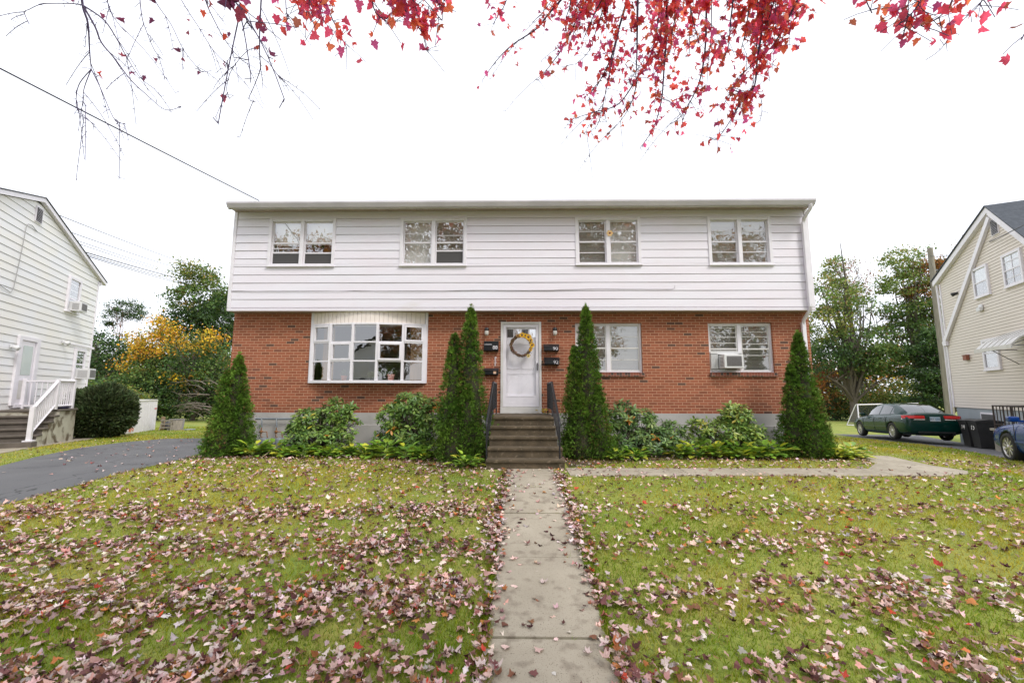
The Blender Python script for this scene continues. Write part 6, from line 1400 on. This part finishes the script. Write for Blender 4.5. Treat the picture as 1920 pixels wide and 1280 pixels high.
# things leaning beside the container
t = thing('leaning_frame', 'old framed panel leaning beside the white container', 'frame', (-13.75, 6.6, -.19), math.radians(25))
mb = MB()
Mx = Matrix.Rotation(math.radians(-20), 4, 'X')
for q in ((-.26,.26,0,.05),(-.26,.26,.47,.52),(-.26,-.21,.05,.47),(.21,.26,.05,.47)): mb.box(q[0], q[1], -.02, .02, q[2], q[3], M=Mx)
mb.build('frame', M['ac_grille'], t); mb = MB(); mb.box(-.21, .21, -.005, .005, .05, .47, M=Mx); mb.build('panel', M['pole'], t)
t = thing('wooden_trestle', 'weathered wooden trestle standing between the panel and the container', 'trestle', (-14.05, 6.55, -.19), math.radians(10))
mb = MB()
for x in (-.16, .16): mb.tube([(x*1.3,-.12,0),(x,.0,.5)], .025, 4, sm=False); mb.tube([(x*1.3,.14,0),(x,.0,.5)], .025, 4, sm=False)
for z in (.14, .28, .42): mb.box(-.2, .2, -.08, -.05, z, z+.05)
mb.build('trestle_frame', M['pole'], t)
t = thing('wooden_post', 'short upright brown plank against the white container', 'plank', (-14.28, 6.62, -.19)); mb = MB(); mb.box(-.06, .06, -.03, .03, 0, .58, bev=.01); mb.build('plank', mat('brown_wood', (.30,.20,.13), (.20,.13,.08), sc=8, rough=.8, stretch=(3,3,.4)), t)
t = thing('black_bag', 'slumped black bag behind the brown plank', 'bag', (-14.34, 6.95, -.19)); mb = MB(); mb.lathe([(0,0),(.20,.02),(.23,.14),(.16,.30),(.05,.38),(0,.38)], 14, M=Matrix.Scale(1.2, 4, (1,0,0))); mb.build('bag_body', M['plastic_black'], t)
t = thing('round_disc', 'flat round dark disc lying on the grass beside the leaning frame', 'disc', (-13.35, 6.85, -.155)); mb = MB(); mb.lathe([(0,0),(.20,0),(.22,.02),(.18,.045),(0,.06)], 20); mb.build('disc_plate', M['grey_metal'], t)

# soccer goal
gA, gB = Vector((22.75, 18.6)), Vector((28.6, 20.6)); gl_, gang = dirbox_matrix(gA, gB)
gt = thing('soccer_goal', 'white framed soccer goal with a net standing behind the green sedan', 'goal', (gA.x, gA.y, gz(*gA)-.0), gang)
Hg = .62-gz(*gA); mb = MB()
mb.tube([(0,0,0),(0,0,Hg),(gl_,0,Hg+.05),(gl_,0,-.25)], .04, 10); mb.tube([(0,0,Hg),(.0,.1,Hg),(.0,.8,.02),(0,0,.02)], .03, 8); mb.tube([(gl_,0,Hg),(gl_,.1,Hg),(gl_,.8,-.1)], .03, 8); mb.tube([(0,.8,.02),(gl_,.8,-.1)], .03, 8)
mb.build('goal_frame', M['white'], gt)
mb = MB(); n = 44
def netp(u, v):
    q = v; y = .1+.7*q; z = Hg*(1-q)+.02*q; return (u*gl_, y, z)
for k in range(n+1): u = k/n; mb.tube([(u*gl_,0,Hg),(u*gl_,.1,Hg),netp(u,.5),netp(u,1)], .006, 3, cap=False)
for k in range(11): mb.tube([netp(0,k/10), netp(1,k/10)], .006, 3, cap=False)
for x in (0, gl_):
    for k in range(1, 12): z = Hg*k/12; yl = .1+.7*(1-z/Hg); mb.tube([(x,0,z),(x,yl,z)], .006, 3, cap=False)
    for k in range(1, 10): y = .78*k/10; zt_ = Hg if y < .1 else Hg*(1-(y-.1)/.7); mb.tube([(x,y,0),(x,y,zt_)], .006, 3, cap=False)
mb.build('net', mat('net_cord', (.16,.17,.16), rough=.7), gt)

# pole and overhead lines
pt = thing('utility_pole', 'tall weathered grey pole rising behind the corner of the beige house', 'pole', (28.9, 18.7, gz(28.9, 18.7)))
mb = MB(); mb.tube([(0,0,-.2),(.02,0,4),(-.02,0,8),(0,0,12.3)], [.24,.22,.19,.15], 14); mb.build('pole_shaft', M['pole'], pt)
mb = MB(); mb.box(-.06, .06, -.26, -.15, 7.0, 7.3); mb.tube([(.0,-.22,2.5),(.0,-.22,7.0)], .02, 6); mb.build('pole_conduit', M['grey_metal'], pt)
def wire(label, a, b, r_, sag=.3, ext=0.0, grp=None, name='overhead_wire'):
    a = Vector(a); b = Vector(b); a = a-(b-a)*ext; n = 24; pts = [a.lerp(b, i/n)-Vector((0,0,sag*4*(i/n)*(1-i/n))) for i in range(n+1)]
    mb = MB(); mb.tube(pts, r_*1.6, 6); o = mb.build(name, M['wire']); props(o, label, 'wire', grp)
GW = 'overhead wires crossing the cream white house'
for k, (a, b, r_, lab) in enumerate((((-13.54,-.12,6.62),(-23.83,20.4,10.6),.008,'topmost thin wire of the bundle crossing the cream gable'),((-13.54,-.07,6.22),(-24.42,20.4,10.3),.008,'second thin wire from the top crossing the cream gable'),
    ((-13.54,-.05,6.05),(-24.81,20.4,10.05),.007,'third thin wire crossing the cream gable'),((-13.54,-.04,5.97),(-24.61,20.4,9.82),.007,'fourth thin wire crossing the cream gable'),
    ((-13.54,-.01,5.73),(-24.61,20.4,9.66),.013,'thick upper cable of the lowest bundle across the cream gable'),((-13.54,-.01,5.70),(-24.81,20.4,9.5),.010,'middle cable of the lowest bundle across the cream gable'),((-13.54,0,5.67),(-25.01,20.4,9.42),.010,'lowest cable of the bundle across the cream gable'))):
    wire(lab, a, b, r_, .12, .15, GW)
wire('long thin cable running from the upper left down to the eave of the apartment house', (-7.38,-4.98,5.97), (-6.30,-.70,5.99), .007, .03, .9)
wire('thin dark wire strung across the beige gable towards the pole', (13.19,.4,5.84), (28.8,18.6,10.9), .008, .35, .08)

# ------------------------------------------------------------------ near trees: hanging maple branches
M['purple_bark'] = mat('fringe_purple_bark', (.13,.095,.19), (.08,.06,.12), sc=12, rough=.8)  # purple put into the bark imitates lens colour fringing against bright sky
_r = random.Random(99)
EXTRA = {}
for _g in ([16,17,18,19,20,21], [22,23,24,26,27,29,31,32,34,35,36,37,38,39,40,42]):
    for _i in _g:
        for _k in range(1):
            _r0, _dn, _P = BR[_i]; _o = (_r.gauss(0, .13), _r.gauss(0, .16), _r.gauss(.04, .05)); _n = max(3, int(len(_P)*_r.uniform(.6, .95)))
            BR.append((_r0*.6, max(1.3, _dn*.95), [(p[0]+_o[0]*(1+.25*j), p[1]+_o[1], p[2]+_o[2]) for j, p in enumerate(_P[:_n])])); EXTRA.setdefault(_g[0], []).append(len(BR)-1)
def hanging_tree(name, label, base, hubs_idx, trunk_r, fork, seed, crown, leafpal, size, red=True):
    r = np.random.default_rng(seed); rr = random.Random(seed); bx_, by_ = base; z0 = gz(bx_, by_)
    t = thing(name, label, 'tree', (bx_, by_, z0)); O = Vector((bx_, by_, z0))
    mb = MB(); fk = Vector(fork)-O
    mb.tube([(0,0,-.2),(0,0,.0),(.03,.02,1.2),tuple(fk*.7),tuple(fk)], [trunk_r*1.5,trunk_r*1.25,trunk_r,trunk_r*.85,trunk_r*.7], 14); mb.build('trunk', M['bark'], t)
    br = MB(); LP = []; LD = []; LS = []; dots = []
    for grp in hubs_idx:
        st = [Vector(BR[i][2][0]) for i in grp if BR[i][2][0][2] > ztop(BR[i][2][0])]
        hub = sum(st, Vector())/len(st)+Vector((0, -.9, .75)); pts = [fk, fk.lerp(hub-O, .45)+Vector((0,0,.5)), hub-O]
        q = [pts[0].lerp(pts[1], i/4).lerp(pts[1].lerp(pts[2], i/4), i/4) for i in range(5)]; br.tube(q, [.09,.07,.055,.045,.035], 8)
        for i in grp:
            r0, dn, P = BR[i]; P = [Vector(p)-O for p in P]
            if P[0].z+z0 > ztop(BR[i][2][0]): br.tube([hub-O, (hub-O).lerp(P[0], .5)+Vector((0,0,.10)), P[0]], [.022, .015, r0], 6)
            # smooth the polyline
            Q = []
            for k in range(len(P)-1):
                p0 = P[max(k-1,0)]; p1 = P[k]; p2 = P[k+1]; p3 = P[min(k+2,len(P)-1)]
                for u in (0, .25, .5, .75):
                    Q.append(.5*((2*p1)+(p2-p0)*u+(2*p0-5*p1+4*p2-p3)*u*u+(3*p1-p0-3*p2+p3)*u**3))
            Q.append(P[-1]); n = len(Q); br.tube(Q, [max(.0034, 1.3*r0*(1-.8*k/n)) for k in range(n)], 6)
            L = sum((Q[k+1]-Q[k]).length for k in range(n-1))
            # side twigs with buds and leaves
            nt_ = int(L*(16 if dn < .5 else (22 if dn < .85 else 34)))
            for k in range(nt_):
                a = Q[rr.randint(1, n-1)]; v = Vector((rr.gauss(0,1), rr.gauss(0,.7), rr.gauss(-.25,.6))).normalized()*rr.uniform(.02, .10 if dn < .5 else .26)
                br.tube([a, a+v*.5+Vector((0,0,.006)), a+v], [.0030,.0024,.0022], 4, cap=False)
                kk = rr.randint(1, n-1); fall = max(0., 1.75-1.6*((a-Q[0]).length/max(L, .1)))
                nl = 1 if rr.random() < dn*.9 else 0
                if dn > .7: nl = int((rr.choice((1,2,2,3)) if dn < 1.2 else (rr.choice((2,3,4)) if dn < 2.2 else rr.choice((2,3,3,4))))*(fall if i not in (43, 19, 21) else 1)+rr.random()*.8)
                for _ in range(nl):
                    LP.append(a+v*rr.uniform(.5,1.1)+Vector((rr.gauss(0,.025), rr.gauss(0,.03), rr.gauss(-.02,.025)))); LS.append(rr.uniform(.75,1.15)*size)
    for i in (sum(hubs_idx, []) if not red else [22,23,25,27,28,31]):
        P = [Vector(p)-O for p in BR[i][2]]
        for q_ in range(3 if not red else 3):
            k = rr.randint(1, len(P)-2) if len(P) > 2 else 0; a = P[k].lerp(P[k+1], rr.random()); d_ = (P[-1]-P[0]).normalized(); v = (d_+Vector((rr.gauss(0,.5), rr.gauss(0,.3), -.1)))*rr.uniform(.15,.55)
            c = [a.lerp(a+v, u)+Vector((0,0,-.10*u*u+.05*math.sin(u*3)))*v.length for u in (0,.2,.4,.6,.8,1)]; br.tube(c, [.0036,.0034,.003,.0028,.0026,.0024], 5)
            for _ in range(6): b_ = c[rr.randint(1,5)]; w_ = Vector((rr.gauss(0,1), rr.gauss(0,1), rr.gauss(0,1)))*.022; br.tube([b_, b_+w_], [.0028,.0022], 4, cap=False)
    br.build('branches', M['purple_bark'] , t)
    n = len(LP); P = np.array([tuple(p) for p in LP]); D = np.stack([r.normal(0,.55,n), r.normal(0,.55,n), -np.abs(r.normal(.8,.35,n))], 1)
    ti = r.integers(0, len(MT), n); VV = []; FF = []; CC = []; off = 0; Rm = frames(D, r.normal(size=(n,3)))
    for k in range(len(MT)):
        s = ti == k; V, F, C = scatter(MT[k], MAPLE_F, P[s], Rm[s], np.array(LS)[s], cjit(pick(*leafpal, s.sum(), r), s.sum(), .25, .1, r)); VV.append(V); FF.append(F+off); CC.append(C); off += len(V)
    if crown:  # unseen crown for pane reflections; brown palette puts an unlit look into the leaves
        Ps = []
        for (cx_, cy_, cz_, rx_, ry_, rz_, m_) in crown:
            d = r.normal(size=(m_, 3)); d /= np.linalg.norm(d, axis=1, keepdims=True); Ps.append(np.array([cx_-bx_, cy_-by_, cz_-z0])+d*(r.uniform(.2,1,m_)**.4)[:, None]*np.array([rx_, ry_, rz_]))
        P = np.concatenate(Ps); k = P[:, 1]+by_ < -10.7; P = P[k]; m_ = len(P)
        tt_ = [MT[0]]; V, F, C = scatter([(x*1.25, y*1.25, z) for x, y, z in MT[5]], MAPLE_F, P, frames(r.normal(size=(m_,3)), r.normal(size=(m_,3))), r.uniform(.11,.16,m_), cjit(pick([(.22,.12,.06),(.30,.15,.08),(.16,.10,.05),(.35,.10,.06)], [3,2,3,1], m_, r), m_, .25, .1, r)); VV.append(V); FF.append(F+off); CC.append(C)
    np_mesh('leaves', np.concatenate(VV), np.concatenate(FF), np.concatenate(CC), M['maple'], t); return t
def ztop(p):
    d = np.array(p)-CAM; z = d@cf_; return -1e9 if 640-790*(d@cu_)/z < -40 else 1e9
REDP = ([(.88,.13,.11),(.82,.11,.18),(.90,.24,.11),(.68,.12,.28),(.58,.18,.11)], [4,3.4,1.5,2.8,1.2])
hanging_tree('young_tree', 'nearly bare tree whose thin purple twigs hang in at the upper left', (-6.2,-13.6), [[0,1,2,3,4,5,6,14],[7,8,9],[10,11,12,13,15]], .13, (-5.6,-12.6,4.6), 5, [(-5.5,-14,7.5,2.2,2.0,1.8,700),(-5.0,-14.2,10.0,2.6,2.0,1.6,2600)], ([(.42,.08,.12),(.60,.09,.05),(.30,.07,.14),(.20,.05,.10)], [3,2,3,2]), .066, red=False)
hanging_tree('red_maple', 'red leaved maple whose branches hang into the top of the photo', (1.6,-14.4), [[16,17,18,19,20,21]+EXTRA[16],[22,23,24,25,26,39,40,41,44]+EXTRA[22][:5],[27,28,29,30,42]+EXTRA[22][5:9],[31,32,33,34,35,36,37,38,43]+EXTRA[22][9:],[45,46,47,48,49,50,51]], .20, (1.5,-12.9,5.0), 6, [(0,-14,8.6,3.6,2.6,2.6,4200),(4,-13.8,8.2,3,2.6,2.4,2600),(1.5,-13,6.8,4.0,1.6,1.2,1500),(5.2,-14.2,10.2,2.6,2,1.6,2600)], REDP, .070)
tree('reflection_tree', 'brown leaved tree added behind the viewer to be mirrored in the leftmost upper window', (-13, -15), 12.5, .22, [(0,0,9.6,2.6,2.2,2.2,2,OR),(0,0,6,2.4,2,1.6,1,OR)], 5200, .20, seed=33, per=40, sig=.4, twigs=40)  # unseen trees added behind the camera to fill the upper pane reflections
tree('reflection_tree', 'brown leaved tree added behind the viewer to be mirrored in the rightmost upper window', (13, -15), 12.5, .22, [(0,0,9.8,2.6,2.2,2.2,2,OR),(0,0,6,2.4,2,1.6,1,OR)], 5200, .20, seed=34, per=40, sig=.4, twigs=40)
# added across the street, out of view, to give the panes something to reflect
tree('reflection_tree', 'autumn tree added across the street to be mirrored in the window panes', (-3, -31), 10, .25, [(0,0,7,3.4,2.5,2.6,2,OR),(2,0,5,2.5,2,1.6,1,MG)], 7000, .28, seed=31, per=50, sig=.5)
tree('reflection_tree', 'brown leaved tree added across the street to be mirrored in the right windows', (7, -33), 11, .25, [(0,0,7.5,3.6,2.5,3,2,OR),(-2,0,5,2.5,2,1.8,1,DG)], 7000, .28, seed=32, per=50, sig=.5)
oh = thing('reflection_house', 'pale house added across the street to be mirrored in the bow window', 'house', (-13, -36, 0), 0)
mb = MB(); mb.box(-5, 5, -4, 4, -1, 4.6); mb.add([(-5,4.001,4.6),(5,4.001,4.6),(0,4.001,7.4)], [(0,1,2)]); mb.build('wall', M['left_siding'], oh)
mb = MB(); mb.prism([(0,7.6),(5.6,4.5),(5.6,4.4),(0,7.5),(-5.6,4.4),(-5.6,4.5)], -4.3, 4.3, 'y'); mb.build('roof', M['roof'], oh)
for x in (-3, 2): mb = MB(); mb.box(x, x+1.2, 4.0, 4.05, 1.2, 2.6); mb.build('window', M['dark'], oh)
# ------------------------------------------------------------------ light
w = bpy.data.worlds.new('World'); SC.world = w; w.use_nodes = True
nt = w.node_tree; bg = nt.nodes['Background']; sk = nt.nodes.new('ShaderNodeTexSky'); sk.sky_type = 'NISHITA'; sk.sun_disc = False
sk.sun_elevation = math.radians(48); sk.sun_rotation = math.radians(135); sk.air_density = 1.0; sk.dust_density = 3.0; sk.ozone_density = 1.0
# overcast: the blue dome is veiled by an even grey-white cloud layer
mx = nt.nodes.new('ShaderNodeMix'); mx.data_type = 'RGBA'; mx.inputs['Factor'].default_value = .86; mx.inputs['B'].default_value = (9.4, 9.6, 10.3, 1)
nt.links.new(sk.outputs[0], mx.inputs['A']); nt.links.new(mx.outputs['Result'], bg.inputs['Color']); bg.inputs['Strength'].default_value = .108
sun = bpy.data.lights.new('sun', 'SUN'); sun.energy = 1.5; sun.angle = math.radians(16); sun.color = (1, .96, .9)
so = bpy.data.objects.new('sun', sun); COL.objects.link(so)
az, el = math.radians(135), math.radians(50)
d = Vector((math.sin(az)*math.cos(el), math.cos(az)*math.cos(el), math.sin(el)))
so.rotation_euler = d.to_track_quat('Z', 'Y').to_euler()
vs = SC.view_settings; vs.view_transform = 'Standard'; vs.look = 'None'; vs.gamma = 1; vs.exposure = .60
SC.cycles.use_denoising = True; SC.cycles.max_bounces = 6; SC.cycles.transparent_max_bounces = 12; SC.cycles.sample_clamp_indirect = 6
